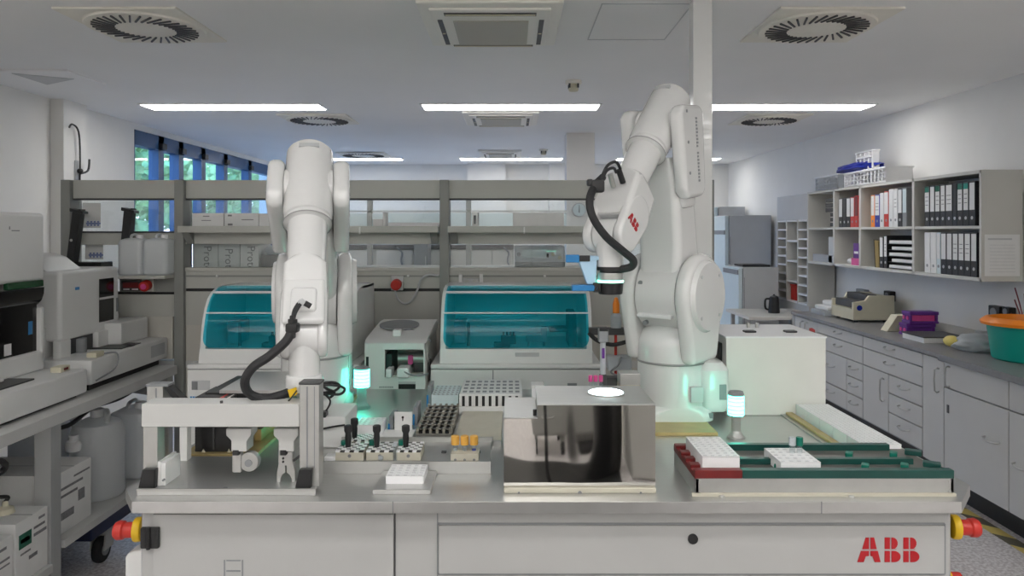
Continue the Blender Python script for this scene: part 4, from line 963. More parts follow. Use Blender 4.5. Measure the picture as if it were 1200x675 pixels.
M().box(X(543, BY), X(561, BY), BY - .02, BY, *bz(326, 337), .002).build('plate', 'greyplastic', t)
for px in (547, 557): M().cyl((X(px, BY), BY - .022, Z(331, BY)), (X(px, BY), BY - .018, Z(331, BY)), .018, n=16).build('socket', 'bench', t)
# tilted black holders
for k, (tx, bx, yt, yb, w) in enumerate([(93, 83, 245, 312, 'by the leftmost post'), (153, 144, 244, 320, 'left of the jerrycans')]):
    y = BY - .07
    t = thing('tilted_holder', 'tall black tilted tray holder %s' % w, 'holder', (X(bx, y), y, Z(yb, y)), 0, 'black tilted holders')
    m = M(); m.prism([(X(bx - 4, y), Z(yb, y)), (X(bx + 5, y), Z(yb, y)), (X(tx + 4, y), Z(yt, y)), (X(tx - 6, y), Z(yt + 2, y))], 'y', y - .02, y + .03, .003); m.build('channel', 'black', t)
    M().prism([(X(tx - 8, y), Z(yt - 1, y)), (X(tx + 7, y), Z(yt + 3, y)), (X(tx + 7, y), Z(yt + 6, y)), (X(tx - 8, y), Z(yt + 3, y))], 'y', y - .03, y + .03, .002).build('hook', 'black', t)
    M().cyl((X(bx + 3, y), y - .022, Z((yt + yb) / 2 + 3, y)), (X(bx + 3, y), y - .019, Z((yt + yb) / 2 + 3, y)), .008, n=10).build('screw', 'alu', t)
for k, (a, b, c, e, w) in enumerate([(97, 118, 238, 267, 'upper'), (100, 121, 287, 304, 'lower')]):
    y = BY + .055; t = thing('paper_sheet', '%s white paper sheet with blue print on the glass by the leftmost post' % w, 'paper', (X((a + b) / 2, y), y, Z(e, y)), 0, 'printed sheets on the glass')
    M().box(X(a, y), X(b, y), y, y + .002, Z(e, y), Z(c, y)).build('sheet', 'paper', t)
    m = M()
    for r in range(2):
        zz = Z(e - 3 - r * 4, y)
        for q in range(4): m.box(X(a + 5 + q * 4, y), X(a + 7.2 + q * 4, y), y - .001, y, zz - .004, zz + .005)
    m.box(X(a + 4, y), X(b, y), y - .001, y, Z(e - 6, y), Z(e - 4.2, y)); m.build('print', mat('print_blue_%d' % k, (.20, .26, .50), .7), t)
t = thing('black_tray', 'flat black tray on the shelf behind the second analyser', 'tray', (X(112, BY), BY - .06, Z(321, BY)))
M().box(X(99, BY), X(131, BY), BY - .12, BY + .0, Z(321.3, BY), Z(313, BY), .006).build('body', 'black', t); M().box(X(98, BY), X(132, BY), BY - .125, BY + .005, Z(314, BY), Z(306, BY), .006).build('rim', 'gloss', t)
def jerrycan(x0, x1, ya, yb, z0, z1, label, matn='jug', group='white jerrycans', caps=True):
    t = thing('jerrycan', label, 'jerrycan', ((x0 + x1) / 2, (ya + yb) / 2, z0), 0, group); w, d, h = x1 - x0, yb - ya, z1 - z0; cx, cy = (x0 + x1) / 2, (ya + yb) / 2
    M().loft([rsec(w * .86, d * .86, z0, w * .2, cx=cx, cy=cy), rsec(w, d, z0 + h * .04, w * .2, cx=cx, cy=cy), rsec(w, d, z0 + h * .80, w * .2, cx=cx, cy=cy), rsec(w * .92, d * .92, z0 + h * .87, w * .2, cx=cx, cy=cy), rsec(w * .5, d * .6, z0 + h * .92, w * .15, cx=cx, cy=cy)]).build('body', matn, t)
    M().tube([(cx - w * .05, cy - d * .25, z0 + h * .88), (cx - w * .05, cy - d * .18, z0 + h * .985), (cx - w * .05, cy + d * .18, z0 + h * .985), (cx - w * .05, cy + d * .25, z0 + h * .88)], w * .055).build('handle', matn, t)
    M().cyl((cx + w * .22, cy - d * .1, z0 + h * .88), (cx + w * .22, cy - d * .1, z0 + h), w * .14, n=18, bev=.004).build('cap', 'whiterack', t)
    return t
sh = Z(321.5, BY)
jerrycan(X(149.5, BY), X(178, BY), BY - .12, BY + .03, sh, Z(275, BY), 'white jerrycan on the grey shelf, beside the black tilted holder')
jerrycan(X(178.5, BY), X(206.5, BY), BY - .12, BY + .03, sh, Z(275, BY), 'white jerrycan on the grey shelf, beside the frame post')

# ================================================================ analysers with teal hoods
def analyser(cx, label, prints=True):
    y0 = 3.42; w = .405; t = thing('teal_hood_analyser', label, 'analyser', (cx, y0 + .3, 0), 0, 'analysers with teal hoods')
    xa_, xb_ = cx - w, cx + w; zb = Z(432.5, y0)
    M().box(xa_, xb_, y0, y0 + .66, .03, zb - .004, .006).build('cabinet', 'plastic', t)
    M().box(xa_, xb_, y0 - .002, y0 + .66, zb, zb + .022, .006).build('ledge', 'plastic', t)
    sp = xa_ + (578 - 505) / 200 * 2 * w
    M().box(sp - .0025, sp + .0025, y0 - .003, y0 + .003, .05, zb - .006).build('door_gap', 'mid', t)
    M().box(xa_ + .003, xb_ - .003, y0 + .004, y0 + .02, zb - .004, zb).build('ledge_gap', 'mid', t)
    z1 = zb + .022
    # hood profile (y, z): front foot up over the curve to the back
    prof = [(y0 + .028, z1), (y0 + .040, z1 + .06), (y0 + .050, z1 + .13), (y0 + .068, z1 + .20), (y0 + .092, z1 + .255), (y0 + .125, z1 + .298), (y0 + .165, z1 + .325), (y0 + .22, z1 + .343), (y0 + .30, z1 + .350)]
    ia, ib = xa_ + .042, xb_ - .042; cheek = .062
    cheeks = [p for p in prof] + [(y0 + .60, z1 + .345), (y0 + .62, z1)]
    h = M().prism(cheeks, 'x', ia, ia + .028, .004).prism(cheeks, 'x', ib - .028, ib, .004)
    h.prism([(y0 + .30, z1 + .350), (y0 + .60, z1 + .345), (y0 + .60, z1 + .33), (y0 + .30, z1 + .335)], 'x', ia, ib)
    h.prism([(y0 + .60, z1), (y0 + .62, z1), (y0 + .60, z1 + .345)], 'x', ia, ib)
    h.prism([(y0 + .028, z1), (y0 + .041, z1 + .066), (y0 + .056, z1 + .066), (y0 + .05, z1)], 'x', ia, ib)
    hh = h.build('hood_frame', 'plastic', t)
    M().box(cx - .035 + .03, cx + .11, y0 + .034, y0 + .04, z1 + .028, z1 + .05, .002).build('grip_recess', 'greyplastic', hh)
    def curve(off, a, b, n=18):
        out = []
        L = [0]
        for p, r in zip(prof, prof[1:]): L.append(L[-1] + math.dist(p, r))
        for k in range(n + 1):
            s = L[-1] * (a + (b - a) * k / n); j = max(i for i in range(len(L) - 1) if L[i] <= s + 1e-9); u = (s - L[j]) / (L[j + 1] - L[j])
            p, r = prof[j], prof[j + 1]; dx, dz = r[0] - p[0], r[1] - p[1]; l = math.hypot(dx, dz)
            out.append((p[0] + dx * u - dz / l * off, p[1] + dz * u + dx / l * off))
        return out
    def band(a, b, o0, o1, x0, x1): return curve(o1, a, b) + curve(o0, a, b)[::-1]
    # window, a thin bent sheet with rounded lower corners
    bm = bmesh.new(); rows = curve(.004, .145, .93, 26); n = 26; cols = []
    for r_, (yy, zz) in enumerate(rows):
        ins = .028 if r_ == 0 else (.010 if r_ == 1 else (.002 if r_ == 2 else 0)); tp = .006 * r_ / n
        cols.append([bm.verts.new((ia + .014 + ins + tp, yy, zz)), bm.verts.new((ib - .014 - ins - tp, yy, zz))])
    for A, B in zip(cols, cols[1:]): bm.faces.new((A[0], A[1], B[1], B[0]))
    m = M(); m.bm.free(); m.bm = bm; m.build('window', 'teal', t, angle=60)
    M().prism(band(.70, .725, .004, .010, 0, 0), 'x', ia + .018, ib - .018).build('hood_rib', 'whiterack', t, angle=60)
    M().prism(band(.466, .478, .004, .008, 0, 0), 'x', ia + .012, ib - .012).build('hood_rib', 'whiterack', t, angle=60)
    # inside
    M().box(ia + .03, ib - .03, y0 + .08, y0 + .58, z1 + .0, z1 + .052, .004).build('work_deck', 'offwhite', t)
    M().box(ia + .03, ib - .03, y0 + .56, y0 + .585, z1 + .05, z1 + .33).build('inner_wall', 'offwhite', t)
    M().box(ia + .06, ib - .25, y0 + .30, y0 + .33, z1 + .19, z1 + .20, .003).build('inner_rail', 'alu', t)
    M().box(ib - .10, ib - .06, y0 + .20, y0 + .40, z1 + .05, z1 + .22, .004).box(ib - .19, ib - .10, y0 + .30, y0 + .42, z1 + .11, z1 + .13, .003).build('transport_arm', 'dark', t)
    M().box(ia + .05, ia + .11, y0 + .25, y0 + .40, z1 + .06, z1 + .17, .004).build('reagent_block', 'mid', t)
    M().cyl((ia + .125, y0 + .22, z1 + .05), (ia + .125, y0 + .22, z1 + .17), .008).build('probe_post', 'dark', t)
    mm = M().box(cx - .11, cx - .03, y0 + .16, y0 + .22, z1 + .055, z1 + .075, .003).box(cx - .075, cx + .0, y0 + .16, y0 + .21, z1 + .07, z1 + .11, .004)
    for k in range(4): mm.cyl((cx - .062 + k * .017, y0 + .185, z1 + .11), (cx - .062 + k * .017, y0 + .185, z1 + .128), .006, n=10)
    mm.build('probe_head', 'black', t)
    M().box(cx + .05, cx + .155, y0 + .2, y0 + .25, z1 + .075, z1 + .108, .004).box(cx + .125, cx + .155, y0 + .2, y0 + .25, z1 + .10, z1 + .15, .004).cyl((cx + .065, y0 + .22, z1 + .05), (cx + .065, y0 + .22, z1 + .08), .006).cyl((cx + .14, y0 + .22, z1 + .05), (cx + .14, y0 + .22, z1 + .08), .006).build('sample_arm', 'mid', t)
    return t, xa_, xb_, y0, zb
t, ax, bx_, y0_, zb_ = analyser(.02, 'white analyser with a curved teal window in the middle of the room')
M().box(X(665, y0_), X(676, y0_), y0_ - .003, y0_ + .002, Z(452.5, y0_), Z(449, y0_)).build('badge', 'mid', t)
t, ax, bx_, y0_, zb_ = analyser(-1.128, 'white analyser with a curved teal window, half hidden behind the left robot')
M().box(X(225, y0_), X(246, y0_), y0_ - .003, y0_ + .002, Z(457, y0_), Z(446, y0_)).build('rating_plate', 'greyplastic', t)
M().box(X(225, y0_), X(232, y0_), y0_ - .004, y0_ + .002, Z(456.5, y0_), Z(447, y0_)).build('printed_square', 'mid', t)
m = M()
for k in range(7): m.box(X(223 + k * 3, y0_), X(225.2 + k * 3, y0_), y0_ - .002, y0_ + .001, Z(467, y0_), Z(464.5, y0_))
m.build('badge', 'lblue', t); M().box(X(246, y0_), X(252, y0_), y0_ - .002, y0_ + .001, Z(467, y0_), Z(464.5, y0_)).build('badge', 'red', t)
# small analyser between the two
y = 3.36; t = thing('open_front_analyser', 'small white analyser with an open front and a round grey dial on top', 'analyser', (X(470, y), y + .2, TT - .02))
xa_, xb_ = X(427, y), -.402; z0 = Z(460, y); zt = Z(402, y)
M().box(xa_, xb_, y, y + .02, z0, Z(441.5, y), .004).box(xa_, X(451, y), y, y + .02, Z(443, y), zt, .004).box(X(496, y), xb_, y, y + .02, Z(443, y), zt, .003).box(X(450, y), xb_, y, y + .02, Z(410, y), zt, .003).build('front_frame', 'plastic', t)
M().box(xa_, xb_, y + .22, y + .5, z0, zt - .004, .004).box(xa_, X(450, y), y + .018, y + .23, z0, zt - .004).box(X(496, y), xb_, y + .018, y + .23, z0, zt - .004).box(X(449, y), X(498, y), y + .018, y + .23, z0, Z(441, y)).build('body', 'offwhite', t)
M().prism([(y - .002, zt), (y + .5, zt), (y + .5, zt + .05), (y + .40, zt + .052), (y + .05, zt + .018)], 'x', xa_ - .002, xb_ + .008, .006).build('lid', 'plastic', t)
dz_ = zt + .042
o = M(); o.T = Matrix.Translation((X(468, y + .28), y + .28, zt + .046)) @ Matrix.Rotation(math.radians(6), 4, 'X'); o.cyl((0, 0, 0), (0, 0, .006), .098, n=36); o.build('dial', 'mid', t)
M().box(X(450.5, y), X(458, y), y + .03, y + .2, Z(441, y), Z(416, y), .003).build('fan_grille', 'black', t)
M().cyl((X(462, y), y + .12, Z(425, y)), (X(499, y), y + .12, Z(425, y)), .026, n=20).build('drum', 'alu', t)
M().box(X(475, y), X(481, y), y + .08, y + .1, Z(431, y), Z(420, y), .004).build('pink_tab', 'pink', t)
M().box(X(481, y), X(500, y), y + .10, y + .2, Z(441, y), Z(429, y), .004).build('lower_block', 'dark', t)
M().box(X(453, y), X(460, y), y - .03, y + .06, Z(441.5, y), Z(431, y), .008).build('bottle_clamp', 'whiterack', t)
M().box(X(466, y), X(480, y), y - .03, y + .06, Z(441.5, y), Z(430, y), .008).build('bottle_clamp', 'whiterack', t)
M().box(X(467, y), X(487, y), y - .003, y + .002, Z(458.5, y), Z(450, y), .001).build('display', 'kick', t)
M().box(X(467, y), X(487, y), y - .0035, y + .002, Z(450, y), Z(447, y), .001).build('display_hood', 'greyplastic', t)
m = M()
for k in range(8): m.box(X(444.5 + k * 2.1, y), X(446 + k * 2.1, y), y - .001, y + .001, Z(454.5, y), Z(452.8, y))
m.build('badge', 'mid', t)
M().box(X(429, y), X(432, y), y - .001, y + .002, Z(430, y), Z(418, y)).build('slot', 'black', t)
M().box(X(461, y + .1), X(470, y + .1), y + .08, y + .12, zt + .015, zt + .05, .004).build('sensor', 'whiterack', t)
M().tube([pp(468, 391, y + .2), pp(477, 386, y + .2), pp(490, 389, y + .2), pp(500, 396, y + .1), pp(505, 400, y + .05)], .004).build('cable', 'mid', t)
M().tube([pp(470, 432, y - .02), pp(478, 438, y - .03), pp(490, 440, y - .02), pp(502, 438, y - .004)], .004).build('front_cable', 'mid', t)
o = M().box(X(424, y), -.392, 3.30, 3.88, .86, z0, .004).box(X(424, y), X(427, y), 3.32, 3.86, 0, .88).box(-.405, -.393, 3.32, 3.86, 0, .88); o = o.build('equipment_stand', 'benchtop', None); tag(o, 'grey stand under the small open-front analyser', 'stand')

# ================================================================ bench along the left wall
lb = thing('side_bench', 'long grey bench with a lower shelf along the left wall', 'lab bench', (-2.4, 3.0, 0))
BX = -1.90; BZ = 1.65 - .40 * 1.90
M().box(XL + .02, BX, 1.2, 4.12, BZ - .05, BZ, .004).build('bench_top', 'benchtop', lb)
SZ = .33
M().box(XL + .02, BX - .01, 3.10, 4.10, SZ - .035, SZ, .003).build('lower_shelf', 'benchtop', lb)
M().box(XL + .02, BX - .01, 1.2, 3.02, SZ - .10, SZ - .065, .003).build('lower_shelf', 'benchtop', lb)
for yy in (3.02, 4.04, 1.25):
    M().box(BX - .09, BX - .02, yy, yy + .07, 0, BZ - .05, .003).build('leg', 'legmetal', lb)
    M().box(XL + .05, XL + .12, yy, yy + .07, 0, BZ - .05, .003).build('leg', 'legmetal', lb)
M().box(XL + .03, XL + .06, 1.3, 4.1, .25, BZ - .06).build('rear_panel', 'bench', lb)
M().prism([(BX - .06, BZ - .05), (BX - .5, BZ - .05), (BX - .5, BZ - .10), (BX - .1, BZ - .16)], 'y', 4.05, 4.09).build('end_brace', 'legmetal', lb)
# near analyser
t = thing('tall_window_analyser', 'tall white analyser with a black front window at the left edge', 'analyser', (-2.4, 3.1, BZ))
def LYp(px, x): return F * x / (px - HX)
x1 = -1.97
yb_ = LYp(103, x1)
m = M(); m.box(-3.0, x1, 2.2, yb_, BZ + .012, BZ + .125, .012); m.build('base_unit', 'plastic', t)
M().box(-3.0, x1 - .03, 2.25, yb_ - .04, BZ, BZ + .014).build('foot', 'black', t)
xt = -2.15; ya, yb2 = LYp(5, xt), LYp(53, xt); zt_ = Z(250, yb2); zl = Z(420, ya)
# tower shell: frame round the window
M().box(-2.9, xt, ya - .42, yb2, Z(331, 3.2), zt_, .018, 3).build('tower_hood', 'plastic', t)
M().box(-2.9, xt - .05, ya - .42, yb2, BZ + .12, Z(331, 3.2) + .01, .01).box(xt - .06, xt, yb2 - .028, yb2, BZ + .16, Z(360, 3.3), .010).box(xt - .06, xt, ya - .40, yb2, BZ + .125, BZ + .215, .012).build('tower_body', 'plastic', t)
M().box(xt - .02, xt + .002, ya + .02, yb2 - .012, Z(338, 3.2), Z(330, 3.2), .004).build('green_band', mat('dark_green_glass', (.01, .07, .025), .2), t)
zz = Z(339, 3.2)
M().prism([(xt + .0, zz), (xt - .002, zz - .03), (xt - .012, zz - .06), (xt - .03, zz - .08), (xt - .05, zz - .085), (xt - .05, zz)], 'y', ya - .38, yb2 - .004, .003).build('curved_hood', 'gloss', t, angle=60)
M().box(xt - .05, xt - .022, ya - .38, yb2 - .026, BZ + .21, zz - .07).build('black_window', 'gloss', t)
M().box(xt - .024, xt - .021, yb2 - .085, yb2 - .055, zz - .21, zz - .15, .002).build('blue_label', 'lblue', t)
M().box(xt - .024, xt - .021, ya + .03, ya + .075, zz - .28, zz - .23, .002).build('white_label', 'paper', t)
M().box(xt, xt + .001, ya + .03, ya + .035, zt_ - .075, zt_ - .062).box(xt, xt + .001, ya + .045, ya + .095, zt_ - .082, zt_ - .078).build('badge', 'mid', t)
M().box(-2.5, x1 - .07, 2.45, 3.10, BZ + .125, BZ + .132, .002).build('rack_lane', 'dark', t)
M().box(-2.3, x1 - .13, 2.6, 2.93, BZ + .132, BZ + .20, .006).build('rack_carrier', 'black', t)
M().box(x1 - .16, x1 - .13, 2.76, 3.0, BZ + .14, BZ + .148, .001).build('lane_light', 'paper', t)
M().box(x1 - .10, x1 - .05, yb_ - .12, yb_ - .05, BZ + .125, BZ + .15, .004).build('sensor', 'cream', t)
M().box(x1 - .052, x1 - .048, yb_ - .10, yb_ - .07, BZ + .133, BZ + .143).build('sensor_window', 'redframe', t)
M().box(x1, x1 + .001, 2.72, 2.80, BZ + .04, BZ + .075).build('type_label', 'paper', t)
# second analyser
x1 = -1.99; ya, yb_ = LYp(107, x1), LYp(197, x1)
t = thing('side_window_analyser', 'wide white analyser with a narrow black window, second on the left bench', 'analyser', (-2.4, 3.8, BZ))
M().box(-2.3, x1, ya, yb_, BZ + .03, BZ + .15, .012).build('base_unit', 'plastic', t)
M().box(-2.95, -2.25, ya - .04, yb_ - .04, BZ + .02, BZ + .30, .012).build('rear_body', 'plastic', t)
M().box(-2.9, x1 - .03, ya + .03, yb_ - .05, BZ, BZ + .03).build('foot', 'black', t)  # black foot also stands in for the shadow line under the base
xu = -2.18; yc, yd = LYp(71, xu), LYp(140, xu); zc = Z(404, yc) ; zt2 = Z(312, yd)
M().box(-2.95, xu, yc, yd, BZ + .22, zt2, .02, 3).build('upper_body', 'plastic', t)
M().prism([(-2.9, zt2 - .01), (-2.24, zt2 - .01), (-2.33, zt2 + .06), (-2.39, zt2 + .082), (-2.9, zt2 + .082)], 'y', yc + .01, yc + .30, .01).build('top_hump', 'plastic', t)
yw0, yw1 = LYp(116, xu), LYp(133, xu)
M().box(xu - .01, xu + .003, yw0, yw1, Z(376, 3.9), Z(326, 3.9), .003).build('window', 'gloss', t)
M().box(xu + .002, xu + .005, yw0, yw1, Z(350, 3.9), Z(347.5, 3.9)).build('handle_strip', 'plastic', t)
M().box(xu - .01, xu + .002, LYp(136, xu), LYp(138, xu), Z(366, 3.95), Z(350, 3.95)).build('vent', 'mid', t)
M().box(xu - .20, xu - .004, LYp(80, xu), LYp(110, xu), BZ + .15, BZ + .25, .004).build('sample_bay', 'dark', t)
M().box(xu - .02, xu + .02, LYp(66, xu), LYp(79, xu), BZ + .14, BZ + .235, .008).build('bay_pillar', 'plastic', t)
M().box(xu - .02, xu + .02, LYp(111, xu), LYp(124, xu), BZ + .14, BZ + .235, .008).build('bay_pillar', 'plastic', t)
M().cyl((xu - .0, LYp(94, xu), BZ + .15), (xu - .0, LYp(94, xu), BZ + .22), .03, n=16).build('rotor', 'mid', t)
M().box(-2.24, x1 - .10, LYp(140, -2.1), yb_ - .03, BZ + .15, BZ + .27, .01).build('end_cover', 'plastic', t)
M().box(-2.20, x1 - .03, LYp(124, -2.1), LYp(148, -2.1), BZ + .15, BZ + .154).build('lane', 'black', t)
M().box(x1 - .05, x1 - .02, LYp(158, x1), LYp(163, x1), BZ + .15, BZ + .166, .003).build('reader', 'dark', t)
M().box(x1 - .001, x1 + .001, LYp(177, x1), LYp(193, x1), BZ + .06, BZ + .125, .0).build('panel_outline', 'greyplastic', t)
M().tube([(x1 - .02, ya + .12, BZ + .16), (x1 + .012, ya + .2, BZ + .15), (x1 + .014, ya + .18, BZ + .08), (x1 + .012, ya + .02, BZ + .05)], .004).build('cable', 'mid', t)
M().box(x1 - .06, x1 - .01, ya + .06, ya + .13, BZ + .15, BZ + .175, .005).build('connector', 'cream', t)
M().box(xu, xu + .001, LYp(88, xu) , LYp(93, xu), zt2 - .10, zt2 - .085).build('badge', 'lblue', t)
# cardboard boxes and jugs on the lower shelf
def carton(x0, x1, y0, y1, z0, z1, label, blocks):
    t = thing('carton', label, 'box', ((x0 + x1) / 2, (y0 + y1) / 2, z0), 0, 'white cartons under the side bench')
    M().box(x0, x1, y0, y1, z0, z1, .003).build('box', 'card', t)
    M().box(x0, x1, (y0 + y1) / 2 - .002, (y0 + y1) / 2 + .002, z1 - .001, z1 + .001).build('flap_gap', 'mid', t)
    h, d = z1 - z0, y1 - y0
    for name, a, b, c, e, mt in blocks:
        M().box(x1 - .001, x1 + .001, y0 + a * d, y0 + b * d, z0 + c * h, z0 + e * h).build(name, mt, t)
    return t
S2 = SZ - .065
carton(-2.25, -1.93, LYp(18, -1.93), LYp(56, -1.93), S2, S2 + .245, 'white carton with a green label on the lower shelf, right of its neighbour', [('green_label', .1, .48, .55, .78, 'pgreen'), ('text_line', .15, .42, .63, .70, 'paper'), ('text_line', .55, .95, .62, .67, 'print'), ('text_line', .55, .9, .74, .78, 'print'), ('text_line', .4, .66, .30, .36, 'print'), ('text_line', .7, .9, .86, .90, 'print'), ('text_line', .15, .45, .44, .47, 'print')])
carton(-2.25, -1.93, 2.45, LYp(16, -1.93) - .005, S2, S2 + .215, 'white carton cut by the left picture edge on the lower shelf', [('text_line', .55, .9, .80, .85, 'print'), ('text_line', .5, .95, .60, .64, 'print'), ('text_line', .6, .85, .2, .28, 'print'), ('text_line', .5, .95, .50, .53, 'print')])
carton(-2.75, -1.96, 3.11, LYp(107, -1.96), SZ, SZ + .27, 'larger carton with printed symbols behind the bench leg', [('symbol', .62, .80, .38, .56, 'print'), ('text_line', .1, .75, .70, .74, 'print'), ('text_line', .05, .6, .58, .62, 'print'), ('barcode', .08, .5, .22, .34, 'print'), ('text_line', .5, .95, .82, .85, 'print')])
t = carton(-3.0, -2.35, 2.55, 3.0, S2, S2 + .36, 'grey-white carton standing at the back of the lower shelf', [('text_frame', .2, .7, .55, .68, 'print'), ('arrow', .8, .95, .6, .64, 'print')])
for k, (px, xx, sc_, zb2, w) in enumerate([(86, -2.1, 1, SZ + .27, 'white cap bottle on the larger carton'), (48, -2.3, .8, S2 + .36, 'white bottle with blue collar on the rear carton')]):
    yy = LYp(px, xx) if k == 0 else 2.75
    t = thing('capped_bottle', w, 'bottle', (xx, yy, zb2), 0)
    M().lathe([(.034 * sc_, zb2), (.036 * sc_, zb2 + .03 * sc_), (.03 * sc_, zb2 + .045 * sc_), (.022 * sc_, zb2 + .05 * sc_)], (xx, yy, 0)).build('body', 'whiterack', t)
    M().cyl((xx, yy, zb2 + .05 * sc_), (xx, yy, zb2 + .075 * sc_), .022 * sc_, bev=.004).build('cap', 'whiterack', t)
    if k: M().cyl((xx, yy, zb2 + .045 * sc_), (xx, yy, zb2 + .052 * sc_), .027).build('collar', 'blue', t)
t = thing('tube_funnel', 'white tap fitting with a black hose on the front carton', 'fitting', (-2.05, LYp(6, -2.05), S2 + .245)); yy = LYp(6, -2.05)
M().lathe([(.035, S2 + .245), (.03, S2 + .265), (.012, S2 + .275), (.010, S2 + .295)], (-2.05, yy, 0)).build('base', 'cream', t)
M().tube([(-2.05, yy, S2 + .29), (-2.04, yy, S2 + .31), (-2.05, yy - .06, S2 + .33)], .008).build('hose', 'black', t)
def drum(x, y, r, h, label):
    t = thing('canister', label, 'canister', (x, y, SZ), 0, 'milky canisters under the side bench')
    M().lathe([(r * .93, SZ), (r, SZ + .015), (r, SZ + h * .12), (r * .985, SZ + h * .13), (r * .985, SZ + h * .74), (r * .85, SZ + h * .84), (r * .4, SZ + h * .90), (r * .28, SZ + h * .91)], (x, y, 0), n=36).build('body', 'jug', t)
    M().cyl((x, y, SZ + h * .90), (x, y, SZ + h), r * .26, bev=.006).build('cap', 'whiterack', t)
    M().tube([(x + r * .55, y - r * .3, SZ + h * .80), (x + r * .5, y - r * .2, SZ + h * .95), (x + r * .2, y + r * .3, SZ + h * .95), (x + r * .2, y + r * .4, SZ + h * .85)], .014).build('handle', 'jug', t)
drum(-2.08, 3.64, .125, .43, 'milky canister with a white cap on the lower shelf beside the larger carton')
drum(-2.42, 3.72, .14, .42, 'milky canister behind the front one on the lower shelf')
jerrycan(-2.15, -1.95, 3.84, 4.04, SZ, SZ + .40, 'square milky jerrycan at the far end of the lower shelf', 'jug', 'jerrycan under the bench')
t = thing('hanging_hose', 'black hoses hanging under the left bench top', 'hose', (-2.1, 3.5, BZ - .12))
M().tube([(-2.2, 2.6, BZ - .06), (-2.0, 2.75, BZ - .10), (-2.0, 2.85, BZ - .18), (-2.15, 2.7, BZ - .26)], .012).build('thick_hose', 'rubber', t)
M().tube([(-2.2, 3.2, BZ - .06), (-2.02, 3.25, BZ - .12), (-2.02, 3.5, BZ - .09), (-2.02, 3.75, BZ - .10), (-2.02, 4.0, BZ - .07)], .010).build('hose', 'rubber', t)
t = thing('caster_wheel', 'black caster wheel under the left bench', 'wheel', (-2.05, 3.62, 0))
M().cyl((-2.07, 3.62, .065), (-2.03, 3.62, .065), .065, bev=.012).build('tyre', 'rubber', t)
M().cyl((-2.075, 3.62, .065), (-2.025, 3.62, .065), .03).build('hub', 'mid', t)
M().prism([(3.58, .07), (3.66, .07), (3.68, .16), (3.60, .17)], 'x', -2.02, -2.012).prism([(3.58, .07), (3.66, .07), (3.68, .16), (3.60, .17)], 'x', -2.088, -2.08).box(-2.10, -2.0, 3.55, 3.7, .16, .17).build('fork', 'alu', t)
M().box(-2.95, -2.0, 3.45, 4.02, .17, .29, .01).build('carriage', mat('navy_plastic', (.02, .03, .09), .5), t)
# ================================================================ right counter
CX, CF = 2.615, 2.64
def CYp(px, x=CF): return F * x / (px - HX)
cy = {k: CYp(k) for k in (931, 958, 1011, 1041, 1081, 1106, 1182)}
near_end = 2.95
t = thing('worktop', 'dark grey worktop running along the right wall over the white cabinets', 'worktop', (2.9, 5, .87))
M().box(CX, XR - .005, cy[1106], 6.80, .872, .90, .004).build('slab', 'counter', t)
M().box(CX - .015, XR - .005, near_end - .3, cy[1106] - .002, .862, .902, .004).build('slab', 'counter', t)
M().box(XR - .02, XR - .004, near_end - .3, 6.8, .90, .96, .002).build('upstand', 'shelf', t)
def handle(x, y0, y1, z0, z1, par, name='handle'):
    m = M()
    if z0 == z1: m.tube([(x, y0, z0 + .006), (x - .022, y0 + .006, z0), (x - .03, (y0 + y1) / 2, z0 - .006), (x - .022, y1 - .006, z0), (x, y1, z0 + .006)], .005)
    else: m.tube([(x, y0, z0), (x - .028, y0, z0 + .004), (x - .028, y0, z1 - .004), (x, y0, z1)], .0055, sub=2)
    return m.build(name, 'alu', par)
def front(par, name, y0, y1, z0, z1, h=None):
    g = .004
    d = M().box(CF, CF + .02, y0 + g, y1 - g, z0 + g, z1 - g, .002).build(name, 'cab', par)
    if h == 'h': c = (y0 + y1) / 2; handle(CF, c - .06, c + .06, z1 - (z1 - z0) * .42, z1 - (z1 - z0) * .42, d)
    elif h: handle(CF, h[0], h[0], h[1], h[2], d)
    return d
def cabinet(y0, y1, zb, label):
    t = thing('base_cabinet', label, 'cabinet', (2.95, (y0 + y1) / 2, 0), 0, 'white cabinets under the right worktop')
    M().box(CF + .022, XR - .03, y0 + .001, y1 - .001, zb, .860).build('body', 'cab', t)
    M().box(CF + .02, CF + .03, y0, y1, zb, .860).build('gap', 'mid', t)
    M().box(2.75, 2.77, y0, y1, 0, zb).build('kick_board', 'kick', t)
    return t
zt5 = [.866, .776, .648, .518, .383, .238]
t = cabinet(cy[1011], cy[958], .225, 'white drawer cabinet under the worktop behind the big white box')
front(t, 'drawer', cy[1011], cy[958], zt5[1], zt5[0], 'h'); front(t, 'drawer', cy[1011], cy[958], zt5[2], zt5[1], 'h'); ym = CYp(992)
front(t, 'drawer', ym, cy[958], zt5[4], zt5[2], 'h'); front(t, 'drawer', ym, cy[958], .238, zt5[4], 'h')
for a, b in ((3, 2), (4, 3), (5, 4)): front(t, 'drawer', cy[1011], ym, zt5[a], zt5[b], 'h')
t = cabinet(cy[1081], cy[1011], .225, 'white cabinet with wide drawers, a narrow door and three small drawers below')
front(t, 'drawer', cy[1081], cy[1011], zt5[1], zt5[0], 'h'); front(t, 'drawer', cy[1081], cy[1011], zt5[2], zt5[1], 'h')
front(t, 'door', cy[1041], cy[1011], .238, zt5[2], (cy[1041] + .06, .45, .60))
for a, b in ((3, 2), (4, 3), (5, 4)): front(t, 'drawer', cy[1081], cy[1041], zt5[a], zt5[b], 'h')
t = cabinet(cy[1106], cy[1081], .19, 'narrow tall-door white cabinet in the middle of the right row')
front(t, 'door', cy[1106], cy[1081], .20, .866, (cy[1106] + .05, .66, .80))
